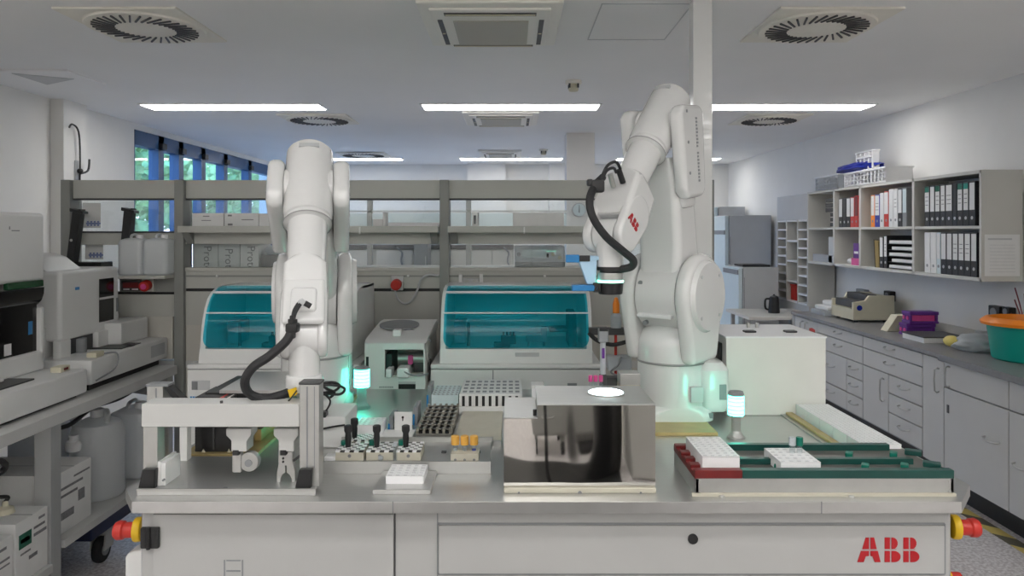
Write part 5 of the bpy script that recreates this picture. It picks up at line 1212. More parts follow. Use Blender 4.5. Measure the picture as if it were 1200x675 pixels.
t = cabinet(cy[931] - .0, cy[931] + .06, .225, 'white end filler panel of the far right cabinets'); front(t, 'panel', cy[931], cy[931] + .06, .238, .866)
t = cabinet(cy[958], cy[931], .225, 'far white cabinet with tall handles and a red sticker'); yy = (cy[958] + cy[931]) / 2
front(t, 'door', yy, cy[931], .238, .866, (yy + .05, .72, .83)); d = front(t, 'door', cy[958], yy, .238, .866, (yy - .05, .72, .83))
M().prism([(cy[958] + .05, .70), (cy[958] + .05, .79), (cy[958] + .11, .80), (cy[958] + .17, .79), (cy[958] + .17, .70), (cy[958] + .13, .70), (cy[958] + .11, .75), (cy[958] + .09, .70)], 'x', CF - .002, CF).build('red_sticker', 'red', d)
zk = .15
t = cabinet(cy[1182], cy[1106], zk, 'large white cabinet with a top panel and wide door near the teal tub')
front(t, 'panel', cy[1182], cy[1106], .70, .856, (cy[1106] - .06, .715, .83)); d = front(t, 'door', cy[1182], cy[1106], zk + .005, .70)
hy = CYp(1163); handle(CF, hy - .06, hy + .06, .50, .50, d)
M().box(CF - .004, CF, cy[1106] - .055, cy[1106] - .035, .55, .60, .001).build('lock', 'dark', d)
t = cabinet(near_end - .25, cy[1182], zk, 'nearest white cabinet cut by the right picture edge')
front(t, 'panel', near_end - .25, cy[1182], .70, .856); d = front(t, 'door', near_end - .25, cy[1182], zk + .005, .70); handle(CF, cy[1182] - .17, cy[1182] - .05, .43, .43, d)

# ---------------------------------------------------------------- shelf on the wall
SX0, SX1, SZ0, SZ1 = 2.93, 3.19, 1.335, 2.035; SM = 1.675
def SYp(px): return F * SX0 / (px - HX)
sy = [SYp(946), SYp(977), SYp(1007.5), SYp(1070), SYp(1150)]
sh = thing('binder_shelf', 'white open wall shelf full of binders on the right wall', 'shelf', (3.1, 5.8, SZ0)); tk = .022
M().box(SX0, SX1, sy[4], sy[0], SZ1 - tk, SZ1, .002).build('top_board', 'shelf', sh)
M().box(SX0, SX1, sy[4], sy[0], SZ0, SZ0 + tk, .002).build('bottom_board', 'shelf', sh)
for k, y in enumerate(sy):
    w = tk if k in (0, 4) else tk * 1.4
    y0 = y - w if k == 0 else (y if k == 4 else y - w / 2)
    M().box(SX0, SX1, y0, y0 + w, SZ0, SZ1, .002).build('side_board', 'shelf', sh)
for a, b in zip(sy[1:], sy): M().box(SX0 + .005, SX1 - .01, a, b, SM - .01, SM + .01, .002).build('middle_board', 'shelf', sh)
M().box(SX1 - .01, SX1, sy[4], sy[0], SZ0, SZ1).build('back_board', 'shelf', sh)
M().box(SX1, XR - .002, sy[4] + .05, sy[0] - .05, SZ1 - .14, SZ1 - .05).build('wall_batten', 'shelf', sh)
M().box(SX0 + .02, SX1 - .02, sy[4] - .0015, sy[4], 1.37, 1.63).build('notice_sheet', 'paper', sh)
m = M()
for k in range(9): m.box(SX0 + .05, SX1 - .05, sy[4] - .0022, sy[4] - .0014, 1.395 + k * .021, 1.397 + k * .021)
m.box(SX0 + .04, SX1 - .07, sy[4] - .0022, sy[4] - .0014, 1.596, 1.606); m.build('notice_print', 'greyplastic', sh)
# binders, spines to the aisle
ORD = ['first', 'second', 'third', 'fourth', 'fifth', 'sixth', 'seventh', 'eighth', 'ninth', 'tenth']
def binder(y1, th, z0, h, col, labcol, tip, label, group, lab=(.36, .97), tipcol=None):
    t = thing('binder', label, 'binder', (SX0 + .02, y1 - th / 2, z0), 0, group)
    x0 = SX0 + .015; x1 = SX1 - .02
    M().box(x0, x1, y1 - th, y1, z0, z0 + h, .003).build('cover', col, t)
    M().box(x0 - .0012, x0 + .001, y1 - th + .006, y1 - .006, z0 + h * lab[0], z0 + h * lab[1]).build('spine_label', labcol, t)
    M().cyl((x0 - .001, y1 - th / 2, z0 + h * .18), (x0 + .002, y1 - th / 2, z0 + h * .18), .011, n=14).build('finger_ring', 'alu' if col == 'black' else 'mid', t)
    if tipcol: M().box(x0 - .0016, x0 + .001, y1 - th + .006, y1 - .006, z0 + h * .84, z0 + h * .97).build('label_tip', tipcol, t)
    if tip:
        m = M()
        for k in range(3): m.box(x0 - .0016, x0, y1 - th + .014, y1 - .014, z0 + h * (.52 + .1 * k), z0 + h * (.535 + .1 * k))
        m.build('label_print', 'print', t)
def row(ci, z0, specs, where, group, start=.03):
    y = sy[ci] - start
    for k, (th, h, col, labc, tip, tipc, word) in enumerate(specs):
        binder(y, th, z0, h, col, labc, tip, '%s binder from the far end, %s, %s' % (ORD[k], where, word), group, tipcol=tipc); y -= th + .004
U = SM + .01; Lo = SZ0 + tk
span = sy[3] - sy[4]
row(3, U, [(.062, .285, 'black', 'paper', 1, 'greencap', 'green topped label'), (.058, .285, 'black', 'paper', 0, None, 'plain white label'), (.06, .285, 'black', 'paper', 1, 'pgreen', 'dim green topped label'), (.056, .285, 'black', 'paper', 1, None, 'printed white label'), (.075, .285, 'black', 'paper', 1, None, 'wide printed white label'), (.045, .285, 'black', 'black', 0, None, 'all black spine'), (.058, .285, 'black', 'paper', 1, 'greencap', 'bright green label top'), (.058, .285, 'black', 'paper', 1, 'tealplastic', 'teal label top'), (.062, .285, 'black', 'paper', 0, None, 'white label, last')], 'upper board nearest bay', 'black binders on the upper board, nearest bay', .12)
row(3, Lo, [(.07, .285, 'plastic', 'paper', 0, None, 'all white and wide'), (.07, .285, 'plastic', 'paper', 0, None, 'white, dark ring'), (.045, .285, 'rackcyan', 'paper', 0, None, 'pale bluish white'), (.062, .285, 'black', 'paper', 0, None, 'clean white label'), (.062, .285, 'black', 'paper', 0, None, 'black foot'), (.06, .285, 'black', 'paper', 1, None, 'printed label'), (.06, .285, 'black', 'paper', 1, None, 'closely printed label'), (.062, .285, 'black', 'paper', 1, None, 'sparsely printed label'), (.06, .285, 'black', 'paper', 0, None, 'black, last')], 'lower board nearest bay', 'binders on the lower board, nearest bay', .12)
row(2, U, [(.06, .26, 'orange', 'paper', 0, None, 'orange foot'), (.075, .26, 'blue', 'paper', 1, None, 'blue foot'), (.06, .27, 'plastic', 'paper', 0, None, 'all white'), (.07, .28, 'red', 'paper', 0, None, 'red foot'), (.065, .29, 'plastic', 'paper', 0, None, 'tall and white'), (.06, .29, 'plastic', 'paper', 1, None, 'white with some print'), (.06, .29, 'black', 'paper', 0, None, 'black foot'), (.06, .29, 'mid', 'rackcyan', 0, None, 'grey blue spine')], 'upper board coloured bay', 'coloured binders on the upper board', .16)
row(1, U, [(.07, .26, 'black', 'paper', 0, None, 'black foot'), (.07, .26, 'black', 'black', 0, None, 'all black'), (.07, .26, 'black', 'paper', 0, None, 'second black foot'), (.07, .26, 'red', 'paper', 0, None, 'red foot'), (.07, .27, 'red', 'redframe', 0, None, 'all red')], 'upper board narrow bay', 'binders on the upper board, narrow bay', .07)
row(2, Lo, [(.055, .25, 'black', 'paper', 0, None, 'black and narrow')], 'beside brown file', 'narrow binders by the paper trays', .30)
row(2, Lo, [(.05, .26, 'black', 'paper', 1, None, 'speckled label')], 'beside paper trays', 'narrow binders by the paper trays', .365)
t = thing('magazine_file', 'leaning brown file on the lower board left of the narrow black binder', 'file box', (3.05, sy[2] - .25, Lo))
M().prism([(sy[2] - .285, Lo), (sy[2] - .225, Lo), (sy[2] - .205, Lo + .22), (sy[2] - .265, Lo + .215)], 'x', SX0 + .02, SX1 - .03, .003).build('body', mat('brown_card', (.30, .22, .08), .7), t)
M().prism([(sy[2] - .225, Lo), (sy[2] - .218, Lo), (sy[2] - .196, Lo + .225), (sy[2] - .203, Lo + .222)], 'x', SX0 + .018, SX1 - .03).build('edge', 'dark', t)
t = thing('letter_tray_stack', 'stack of black letter trays full of papers on the lower board', 'letter trays', (3.05, sy[3] + .15, Lo))
for k in range(5):
    zz = Lo + .004 + k * .047; y0, y1 = sy[3] + .03, sy[3] + .37
    M().box(SX0 + .01, SX1 - .02, y0, y1, zz, zz + .006, .001).build('tray', 'black', t)
    M().box(SX0 + .012 + .004 * (k % 2), SX1 - .02, y0 + .01, y1 - .01 - .03 * (k % 2), zz + .006, zz + .03, .003).build('papers', 'paper', t)
t = thing('stepped_tray_stack', 'black stepped stack of trays in the farthest upper bay', 'trays', (3.05, sy[1] + .1, U))
for k in range(6):
    o = .0 if k < 3 else .10
    M().box(SX0 + .02, SX1 - .03, sy[1] + .025, sy[1] + .12 + o, U + .01 + k * .045, U + .045 + k * .045, .003).build('tray', 'black', t)
    M().box(SX0 + .018, SX0 + .022, sy[1] + .03, sy[1] + .11 + o, U + .003 + k * .045, U + .006 + k * .045).build('tray_lip', 'shelf', t)
t = thing('clear_box_stack', 'pale clear boxes in the farthest lower bay', 'boxes', (3.05, sy[1] + .2, Lo))
M().box(SX0 + .03, SX1 - .03, sy[1] + .10, sy[0] - .06, Lo, Lo + .07, .004).build('low_box', 'frost', t); M().box(SX0 + .03, SX1 - .03, sy[1] + .03, sy[1] + .18, Lo + .0, Lo + .24, .004).build('tall_box', 'greyplastic', t)
t = thing('purple_box', 'purple carton stack in the lower narrow bay', 'box', (3.0, sy[2] + .12, Lo))
M().box(SX0 + .03, SX1 - .04, sy[2] + .07, sy[2] + .18, Lo + .06, Lo + .19, .003).build('carton', 'purple', t); M().box(SX0 + .03, SX1 - .04, sy[2] + .06, sy[2] + .22, Lo, Lo + .06, .003).build('lower_carton', 'pink', t)
M().box(SX0 + .028, SX0 + .031, sy[2] + .09, sy[2] + .16, Lo + .10, Lo + .12).build('print', 'paper', t)
t = thing('white_tissue_pack', 'crumpled white pack beside the purple carton', 'pack', (3.0, sy[2] + .3, Lo)); M().ball((SX0 + .09, sy[2] + .30, Lo + .03), .06, .8, 1.2, .5).build('pack', 'paper', t)
# baskets on top
def basket(y0, y1, z0, h, label, matn):
    t = thing('plastic_basket', label, 'basket', (3.05, (y0 + y1) / 2, z0), 0, 'baskets on the wall shelf'); x0, x1 = SX0 + .03, SX1 - .02
    m = M().box(x0, x1, y0, y1, z0, z0 + .008)
    for xx in (x0, x1 - .006): 
        m.box(xx, xx + .006, y0, y1, z0 + h * .85, z0 + h, .002).box(xx, xx + .006, y0, y1, z0, z0 + h * .15)
        n = max(3, int((y1 - y0) / .06))
        for k in range(n + 1): yy = y0 + (y1 - y0 - .008) * k / n; m.box(xx, xx + .006, yy, yy + .008, z0, z0 + h)
        for k in range(2): m.box(xx, xx + .005, y0, y1, z0 + h * (.38 + .25 * k), z0 + h * (.42 + .25 * k))
    for yy in (y0, y1 - .006): m.box(x0, x1, yy, yy + .006, z0, z0 + h, .002)
    m.build('mesh_body', matn, t); M().box(x0 - .008, x1 + .008, y0 - .008, y0 + .004, z0 + h - .012, z0 + h).box(x0 - .008, x1 + .008, y1 - .004, y1 + .008, z0 + h - .012, z0 + h).box(x0 - .008, x0 + .004, y0, y1, z0 + h - .012, z0 + h).box(x1 - .004, x1 + .008, y0, y1, z0 + h - .012, z0 + h).build('rim', 'whiterack', t)
    return t
basket(SYp(1034), SYp(985), SZ1, .13, 'white openwork basket on the wall shelf, holding a blue bag', 'whiterack')
basket(SYp(978), SYp(952), SZ1, .14, 'pale lilac openwork basket on the wall shelf beside the white one', 'frost')
t = thing('blue_bag', 'crumpled blue bag lying in and over the baskets', 'bag', (3.05, SYp(990), SZ1 + .14))
bm = bmesh.new(); bmesh.ops.create_icosphere(bm, subdivisions=4, radius=1); rnd = random.Random(4)
from mathutils import noise as _nz
for v in bm.verts:
    k = 1 + .25 * _nz.noise(v.co * 2.5); v.co = Vector((SX0 + .13 + v.co.x * .10 * k, (SYp(1016) + SYp(966)) / 2 + v.co.y * .36 * k, SZ1 + .175 + v.co.z * .045 * k))
m = M(); m.bm.free(); m.bm = bm; m.build('fabric', 'blue', t, angle=80)
t = thing('upright_basket', 'small white basket standing upright on top of the blue bag', 'basket', (3.0, SYp(1002), SZ1 + .13)); ya, yb = SYp(1011), SYp(992)
m = M(); z0 = SZ1 + .13; z1 = SZ1 + .30; x = SX0 + .08
for k in range(5): yy = ya + (yb - ya - .01) * k / 4; m.box(x, x + .06, yy, yy + .012, z0, z1, .002)
for zz in (z0, z1 - .06, z1 - .014): m.box(x, x + .062, ya, yb, zz, zz + .014, .003)
m.build('mesh_body', 'whiterack', t); M().box(x - .004, x + .066, ya - .006, yb + .006, z1 - .012, z1, .003).build('rim', 'whiterack', t)

# ---------------------------------------------------------------- things on the worktop
WZ = .90
def wy(py): return F * (CAMZ - WZ) / (py - HY)
t = thing('lab_shaker', 'cream laboratory shaker with dark sample trays on the worktop', 'lab device', (3.02, 6.2, WZ)); y0, y1, x0, x1 = 5.95, 6.36, 2.80, 3.14
M().prism([(x0, WZ + .02), (x1, WZ + .02), (x1, WZ + .22), (x0 + .13, WZ + .22), (x0 + .10, WZ + .18), (x0, WZ + .165)], 'y', y0, y0 + .03, .004).prism([(x0, WZ + .02), (x1, WZ + .02), (x1, WZ + .22), (x0 + .13, WZ + .22), (x0 + .10, WZ + .165), (x0, WZ + .165)], 'y', y1 - .03, y1, .004).box(x0, x1, y0 + .02, y1 - .02, WZ + .02, WZ + .11).box(x1 - .14, x1, y0 + .02, y1 - .02, WZ + .1, WZ + .21).build('housing', 'cream', t)
M().box(x0 + .02, x0 + .11, y0 + .035, y1 - .035, WZ + .115, WZ + .175, .004).build('sample_tray', 'dark', t)
M().box(x0 + .12, x0 + .21, y0 + .035, y1 - .035, WZ + .14, WZ + .225, .004).build('sample_tray', 'dark', t)
M().cyl((x0 + .05, y0 - .004, WZ + .12), (x0 + .05, y0, WZ + .12), .022, n=16).build('emblem', 'blue', t)
for a in (x0 + .04, x1 - .06):
    for b in (y0 + .04, y1 - .05): M().cyl((a, b, WZ), (a, b, WZ + .022), .016, n=12).build('foot', 'dark', t)
t = thing('paper_pile', 'loose pile of white papers and wipes on the worktop beside the cream shaker', 'paper', (2.95, 6.55, WZ))
M().box(2.76, 3.05, 6.42, 6.70, WZ, WZ + .04, .004).build('lower_pile', 'frost', t); M().box(2.80, 3.08, 6.44, 6.72, WZ + .04, WZ + .075, .012).box(2.86, 3.06, 6.46, 6.70, WZ + .075, WZ + .12, .02).build('wipes', 'paper', t)
t = thing('blue_tip_box', 'flat blue box with a clear lid on the worktop behind the cream wedge', 'box', (3.08, 5.6, WZ)); M().box(2.98, 3.16, 5.52, 5.70, WZ, WZ + .07, .005).build('box', 'lblue', t); M().box(2.98, 3.16, 5.52, 5.70, WZ + .07, WZ + .10, .005).build('lid', 'clear', t)
t = thing('cream_wedge', 'cream sloping cover lying on the worktop beside the purple racks', 'cover', (2.95, 5.4, WZ))
M().prism([(2.80, WZ), (3.06, WZ), (3.06, WZ + .12), (2.88, WZ + .12)], 'y', 5.42, 5.52, .006).build('shell', 'cream', t); M().prism([(2.86, WZ + .02), (3.04, WZ + .02), (3.04, WZ + .05), (2.88, WZ + .05)], 'y', 5.417, 5.421).build('inset', 'shelf', t)
for k in range(2):
    z0 = WZ + k * .088; y0 = 5.20 - k * .02; x0 = 2.83 + k * .01
    t = thing('purple_tube_rack', '%s purple tube rack of the stack on the worktop' % ('lower', 'upper')[k], 'tube rack', (2.95, 5.25, z0), 0, 'purple tube racks')
    M().box(x0, x0 + .21, y0, y0 + .11, z0, z0 + .018, .004).box(x0, x0 + .21, y0, y0 + .11, z0 + .062, z0 + .086, .004).box(x0 + .005, x0 + .02, y0 + .005, y0 + .105, z0, z0 + .08).box(x0 + .19, x0 + .205, y0 + .005, y0 + .105, z0, z0 + .08).build('frame', 'purple', t)
    M().box(x0 + .02, x0 + .19, y0 + .02, y0 + .09, z0 + .018, z0 + .062).build('tubes', 'pink' if k else 'purple', t)
    for q in range(2): M().cyl((x0 - .003, y0 + .03 + q * .05, z0 + .04), (x0 + .002, y0 + .03 + q * .05, z0 + .04), .014, n=12).build('finger_hole', 'pink', t)
t = thing('lying_folder', 'dark grey folder lying flat on white papers on the worktop', 'folder', (2.95, 4.95, WZ))
M().box(2.755, 3.03, 4.85, 5.12, WZ, WZ + .035, .002).build('papers', 'paper', t); M().box(2.75, 3.04, 4.845, 5.125, WZ + .035, WZ + .045, .002).build('cover', 'dark', t)
t = thing('glove_pack', 'crumpled white plastic pack with a yellow end on the worktop by the teal tub', 'pack', (2.95, 4.6, WZ))
bm = bmesh.new(); bmesh.ops.create_icosphere(bm, subdivisions=4, radius=1)
for v in bm.verts:
    k = 1 + .3 * _nz.noise(v.co * 2 + Vector((3, 1, 2))); v.co = Vector((2.93 + v.co.x * .15 * k, 4.56 + v.co.y * .12 * k, WZ + .05 + max(-.05, v.co.z * .055 * k)))
m = M(); m.bm.free(); m.bm = bm; m.build('film', 'frost', t, angle=80)
M().ball((2.80, 4.62, WZ + .05), .045, 1, 1.2, .8).build('yellow_end', mat('yellow_film', (.75, .62, .18), .5), t)
t = thing('teal_tub', 'round teal plastic tub with a wide orange rim at the right edge', 'tub', (3.02, 4.22, WZ)); tx, ty = 3.0, 4.22
M().lathe([(.165, WZ), (.178, WZ + .01), (.205, WZ + .205), (.195, WZ + .205), (.168, WZ + .02), (0, WZ + .02)], (tx, ty, 0), n=40).build('tub', 'tealplastic', t)
M().lathe([(.19, WZ + .20), (.232, WZ + .205), (.238, WZ + .222), (.21, WZ + .245), (.19, WZ + .248), (.185, WZ + .20)], (tx, ty, 0), n=40, caps=False).build('rim', 'orange', t)
t = thing('small_glass_jar', 'small clear jar on the worktop against the wall by the tub', 'jar', (3.12, 4.72, WZ)); M().cyl((3.12, 4.82, WZ), (3.12, 4.82, WZ + .07), .035).build('jar', 'clear', t); M().cyl((3.12, 4.82, WZ + .07), (3.12, 4.82, WZ + .09), .037).build('lid', 'greyplastic', t)
t = thing('white_bottle', 'white bottle standing behind the orange rim of the tub', 'bottle', (3.14, 4.50, WZ)); M().lathe([(.04, WZ), (.042, WZ + .12), (.03, WZ + .16), (.018, WZ + .18), (.018, WZ + .20)], (3.12, 4.60, 0)).build('bottle', 'paper', t); M().cyl((3.12, 4.60, WZ + .195), (3.12, 4.60, WZ + .22), .022).build('cap', 'whiterack', t)
def wallbox(px, py, s, matn, label, name='wall_socket'):
    y = F * XR / (px - HX); z = Z(py, y); t = thing(name, label, 'socket', (XR, y, z), 0)
    M().box(XR - .05, XR - .001, y - s, y + s, z - s * .8, z + s * .8, .006).build('housing', matn, t); M().cyl((XR - .055, y, z), (XR - .045, y, z), s * .55, n=16).build('insert', 'mid' if matn != 'mid' else 'dark', t)
wallbox(1173, 366, .055, 'black', 'black wall socket above the orange tub, the left one'); wallbox(1187, 365, .035, 'kick', 'narrow black wall switch above the orange tub')
wallbox(1046, 347, .055, 'black', 'black wall socket behind the cream shaker'); wallbox(1014, 347, .08, 'mid', 'grey wall socket over the cream shaker')
t = thing('plant_stems', 'thin reddish dry stems at the right picture edge', 'stems', (3.13, 4.42, WZ))
M().lathe([(.03, WZ), (.035, WZ + .1), (.02, WZ + .14)], (3.18, 4.48, 0)).build('vase', 'clear', t)
for k, (dx, dy, h) in enumerate([(-.06, .02, .40), (-.09, -.02, .33), (.02, .05, .36), (-.07, .04, .24)]): M().tube([(3.18, 4.48, WZ + .05), (3.18 + dx * .4, 4.48 + dy * .4, WZ + h * .6), (3.18 + dx, 4.48 + dy, WZ + h)], .004).build('stem', 'redframe', t)

# ---------------------------------------------------------------- far right: freezers, pigeonholes, table
def freezer(x0, x1, y0, y1, z1, zh, label, z0=.0):
    t = thing('upright_freezer', label, 'freezer', ((x0 + x1) / 2, (y0 + y1) / 2, z0), 0, 'upright freezers at the far right')
    M().box(x0 + .05, x1, y0, y1, z0 + .05, z1, .01).build('body', 'greyplastic', t); M().box(x0, x0 + .046, y0 + .005, y1 - .005, z0 + .10, z1 - .01, .008).build('door', 'rackcyan', t)
    M().box(x0 - .012, x0 + .0, y0 + .0, y1 - .02, zh - .05, zh + .0, .003).build('control_strip', 'mid', t); M().box(x0 + .06, x1 - .02, y0 + .03, y1 - .03, z0, z0 + .05).build('plinth', 'dark', t)
    m = M().box(x0 + .06, x0 + .066, y0 - .002, y0 + .001, z0 + .3, zh - .08); m.build('seam', 'mid', t)
    return t
freezer(2.63, 3.2, 8.95, 9.65, Z(252, 8.95), Z(270, 9.2), 'tall grey freezer behind the shorter one at the far right')
freezer(2.42, 2.85, 7.75, 8.3, Z(313, 7.75), Z(315, 8.0), 'shorter pale freezer in front of the tall grey one')
freezer(2.78, 3.2, 9.95, 10.5, Z(242, 9.95), Z(260, 10.1), 'farthest pale freezer in the back right corner')
t = thing('black_folder', 'flat black folder on top of the shorter freezer', 'folder', (2.65, 7.9, Z(313, 7.75))); M().box(2.48, 2.78, 7.80, 8.1, Z(313, 7.75), Z(310.5, 7.75), .004).build('cover', 'black', t)
M().box(2.485, 2.775, 7.805, 8.095, Z(312.6, 7.75), Z(311.2, 7.75)).build('pages', 'paper', t)
px0, px1 = 7.26, 8.10; PX = 2.96
t = thing('pigeonhole_unit', 'white pigeonhole unit of small open shelves beyond the wall shelf', 'shelf unit', (3.1, 7.7, .9)); zt = Z(257, px0)
m = M().box(PX + .2, XR - .021, px0 + .021, px1 - .001, .9, zt); 
for k in range(4): yy = px0 + (px1 - px0 - .02) * (0, .30, .68, 1)[k]; m.box(PX, XR - .02, yy, yy + .02, .9, zt)
m.build('case', 'shelf', t)
for c, (a, b, n) in enumerate([(0, .30, 9), (.30, .68, 4), (.68, 1, 9)]):
    for k in range(n + 1):
        zz = .9 + (zt - .92) * k / n; M().box(PX + .002, XR - .03, px0 + (px1 - px0 - .02) * a + .02, px0 + (px1 - px0 - .02) * b, zz, zz + .018).build('shelf_board', 'whiterack', t)
M().box(PX, XR - .01, px0, px1, zt, zt + .26, .003).build('top_cupboard', 'greyplastic', t)
M().box(PX + .01, XR - .01, px0, px1, .0, .9, .003).build('lower_cupboard', 'cab', t)
t = thing('red_container', 'small red container in the pigeonhole unit', 'container', (3.0, 7.6, 1.0)); M().box(PX + .02, PX + .12, px0 + .36, px0 + .50, .92, 1.07, .01).build('body', 'red', t); M().box(PX + .015, PX + .125, px0 + .355, px0 + .505, 1.07, 1.085, .004).build('lid', 'red', t)
t = thing('side_table', 'pale side table beyond the big white box, carrying a black kettle', 'table', (2.55, 7.2, 0)); tz2 = .84
M().box(2.24, 2.94, 6.86, 7.6, tz2 - .03, tz2, .003).build('tabletop', 'shelf', t)
for a in (2.28, 2.88):
    for b in (6.9, 7.53): M().box(a, a + .035, b, b + .035, 0, tz2 - .03).build('leg', 'legmetal', t)
t = thing('kettle', 'black electric kettle on the pale side table', 'kettle', (2.62, 7.2, tz2)); kx, ky = X(907, 7.2), 7.2
M().lathe([(.055, tz2), (.056, tz2 + .02), (.045, tz2 + .15), (.035, tz2 + .165), (.012, tz2 + .175)], (kx, ky, 0)).build('jug', 'black', t)
M().tube([(kx - .045, ky, tz2 + .14), (kx - .085, ky, tz2 + .13), (kx - .085, ky, tz2 + .05), (kx - .05, ky, tz2 + .03)], .010).build('handle', 'black', t); M().cyl((kx, ky, tz2 + .17), (kx, ky, tz2 + .185), .010).build('lid_knob', 'black', t)
# ================================================================ beyond the bench frame
M2 = BY + .10
zs_ = Z(266, BY)
def box_thing(x0, x1, y0, y1, z0, z1, label, matn='card', prints=(), group='white boxes on the bench shelves', name='white_box_carton'):
    t = thing(name, label, 'box', ((x0 + x1) / 2, (y0 + y1) / 2, z0), 0, group)
    M().box(x0, x1, y0, y1, z0, z1, .003).build('box', matn, t); M().box(x0 - .001, x1 + .001, y0 + .0, y1, z1 - .004, z1 + .001, .001).build('lid', matn, t)
    for (a, b, c, e) in prints: M().box(x0 + a * (x1 - x0), x0 + b * (x1 - x0), y0 - .001, y0 + .001, z0 + c * (z1 - z0), z0 + e * (z1 - z0)).build('print', 'print', t)
    return t
y = BY - .06
box_thing(X(225, y), X(262, y), y, y + .2, zs_, Z(250, y), 'pale flat box on the upper bench shelf, beside the frame post', prints=[(.35, .55, .75, .82), (.3, .6, .45, .5)])
box_thing(X(263, y), X(303, y), y, y + .2, zs_, Z(250, y), 'pale flat box with dark marks in the middle of the left upper shelf', prints=[(.1, .22, .78, .9), (.1, .24, .1, .25), (.5, .85, .5, .56)])
box_thing(X(303.5, y), X(334, y), y, y + .2, zs_, Z(250.5, y), 'plain white box on the upper shelf behind the left robot', 'paper')
zr = Z(314, BY)
fr2 = M().box(posts[1] + .03, posts[3] - .03, BY + .07, BY + .36, zr - .02, zr, .002).build('rear_shelf', 'bench', fr)
y = BY + .085
def rtext(t, body, px, py, s):
    m = M(); m.text(body, s, Matrix.Translation((X(px, y), y - .0005, Z(py, y))) @ Matrix.Rotation(PI / 2, 4, 'X') @ Matrix.Rotation(-PI / 2, 4, 'Z')); m.build('lettering', 'print', t)
for k, (a, b, px) in enumerate([(225.5, 255.5, 239), (256, 281, 264), (281.5, 303, 290)]):
    t = box_thing(X(a, y), X(b, y), y, y + .22, zr, Z(285.5, y), '%s carton with sideways grey lettering under the upper shelf' % ('left', 'middle', 'right')[k])
    rtext(t, 'Protein', px, 288 + (k == 1) * 3, .066)
t = thing('black_crate', 'low black crate with clear bags on the rear shelf beside the lettered cartons', 'crate', (X(322, y), y + .1, zr)); M().box(X(306, y), X(341, y), y, y + .2, zr, Z(299, y), .004).build('crate', 'dark', t)
for k, px in enumerate((319, 332)): M().ball((X(px, y + .1), y + .1, Z(294, y)), .045, .9, .9, .7).build('clear_bag', 'frost', t)
# upper shelf, middle and right sections
y = BY - .02
box_thing(X(437, y), X(448, y), y, y + .14, zs_, Z(257, y), 'small white box on the middle upper shelf', 'paper'); box_thing(X(448.5, y), X(451.5, y), y, y + .1, zs_, Z(249, y), 'thin upright white folder beside the small box on the middle shelf', 'paper')
box_thing(X(453, y), X(515, y), y + .05, y + .2, zs_, Z(261, y), 'long flat white tray on the middle upper shelf', 'whiterack')
box_thing(X(553, y), X(560, y), y, y + .16, zs_, Z(249, y), 'narrow white box with a grey slot on the right upper shelf', 'paper', prints=[(.3, .7, .2, .8)])
box_thing(X(601, y), X(661, y), y, y + .2, zs_, Z(249.5, y), 'large plain white box on the right upper shelf below the clock', 'paper')
# machine and cabinets seen through the lower gap
y = BY + .085
t = thing('bench_analyser', 'pale bench instrument with a screen on the rear shelf at the right section', 'lab device', (X(632, y), y + .1, zr))
M().box(X(603, y), X(662, y), y, y + .24, zr, Z(288, y), .004).build('case', 'frost', t); M().box(X(612, y), X(640, y), y - .003, y + .002, Z(302, y), Z(292, y), .002).build('screen', 'rackcyan', t)
M().box(X(603, y), X(662, y), y - .003, y + .002, Z(313.5, y), Z(307, y)).build('grey_base', 'mid', t); M().box(X(640.5, y), X(643, y), y - .004, y + .002, Z(302, y), Z(297, y)).build('black_switch', 'black', t)
for px, py, mt in ((608, 298, 'mid'), (648, 298, 'cream'), (656, 302, 'cream')): M().cyl((X(px, y), y - .006, Z(py, y)), (X(px, y), y, Z(py, y)), .012, n=12).build('knob', mt, t)
# row of far cabinets
Yc = 7.6
t = thing('far_cabinet_row', 'row of pale wall cupboards with a dark top edge far behind the bench frame', 'cupboards', (X(500, Yc), Yc + .2, 0))
for a, b in [(330, 362), (363, 399), (400, 436), (441, 484), (503, 526), (528, 576), (577, 600)]:
    d = M().box(X(a, Yc), X(b, Yc), Yc, Yc + .02, Z(345, Yc), Z(293, Yc), .004).build('door', 'shelf', t)
    M().box(X(b - 4, Yc), X(b - 3, Yc), Yc - .02, Yc, Z(335, Yc), Z(318, Yc)).build('handle', 'mid', d)
M().box(X(330, Yc), X(602, Yc), Yc + .02, Yc + .4, 0, Z(291, Yc)).build('carcass', 'bench', t)
M().box(X(330, Yc), X(602, Yc), Yc - .02, Yc + .4, Z(292, Yc), Z(287, Yc), .003).build('top_edge', 'dark', t)
for px in (465, 590): M().tube([pp(px, 290, Yc - .03), pp(px + 6, 296, Yc - .03), pp(px + 5, 306, Yc - .03), pp(px + 9, 316, Yc - .03)], .010).build('cable', 'mid', t)
t = thing('grey_gas_cabinet', 'dark grey narrow cabinet between the pale far cupboards', 'cabinet', (X(494, 7.3), 7.3, 0))
M().box(X(486, 7.3), X(502, 7.3), 7.25, 7.55, .1, Z(285, 7.3), .005).build('body', 'mid', t); M().box(X(486, 7.3) - .01, X(502, 7.3) + .01, 7.24, 7.56, 0, .1).build('plinth', 'dark', t); M().box(X(499, 7.3), X(500, 7.3), 7.23, 7.25, 1.2, 1.4).build('handle', 'alu', t)
Yf = 6.6
t = thing('far_service_frame', 'thin pale service frame with posts and a rail far behind the bench', 'lab shelving', (X(540, Yf), Yf, 0))
for px in (433, 549): M().box(X(px - 3, Yf), X(px + 3, Yf), Yf, Yf + .05, 0, Z(234, Yf), .003).build('post', 'benchpost', t)
M().box(X(395, Yf), X(664, Yf), Yf, Yf + .05, Z(248.5, Yf), Z(246.5, Yf)).build('rail', 'bench', t)
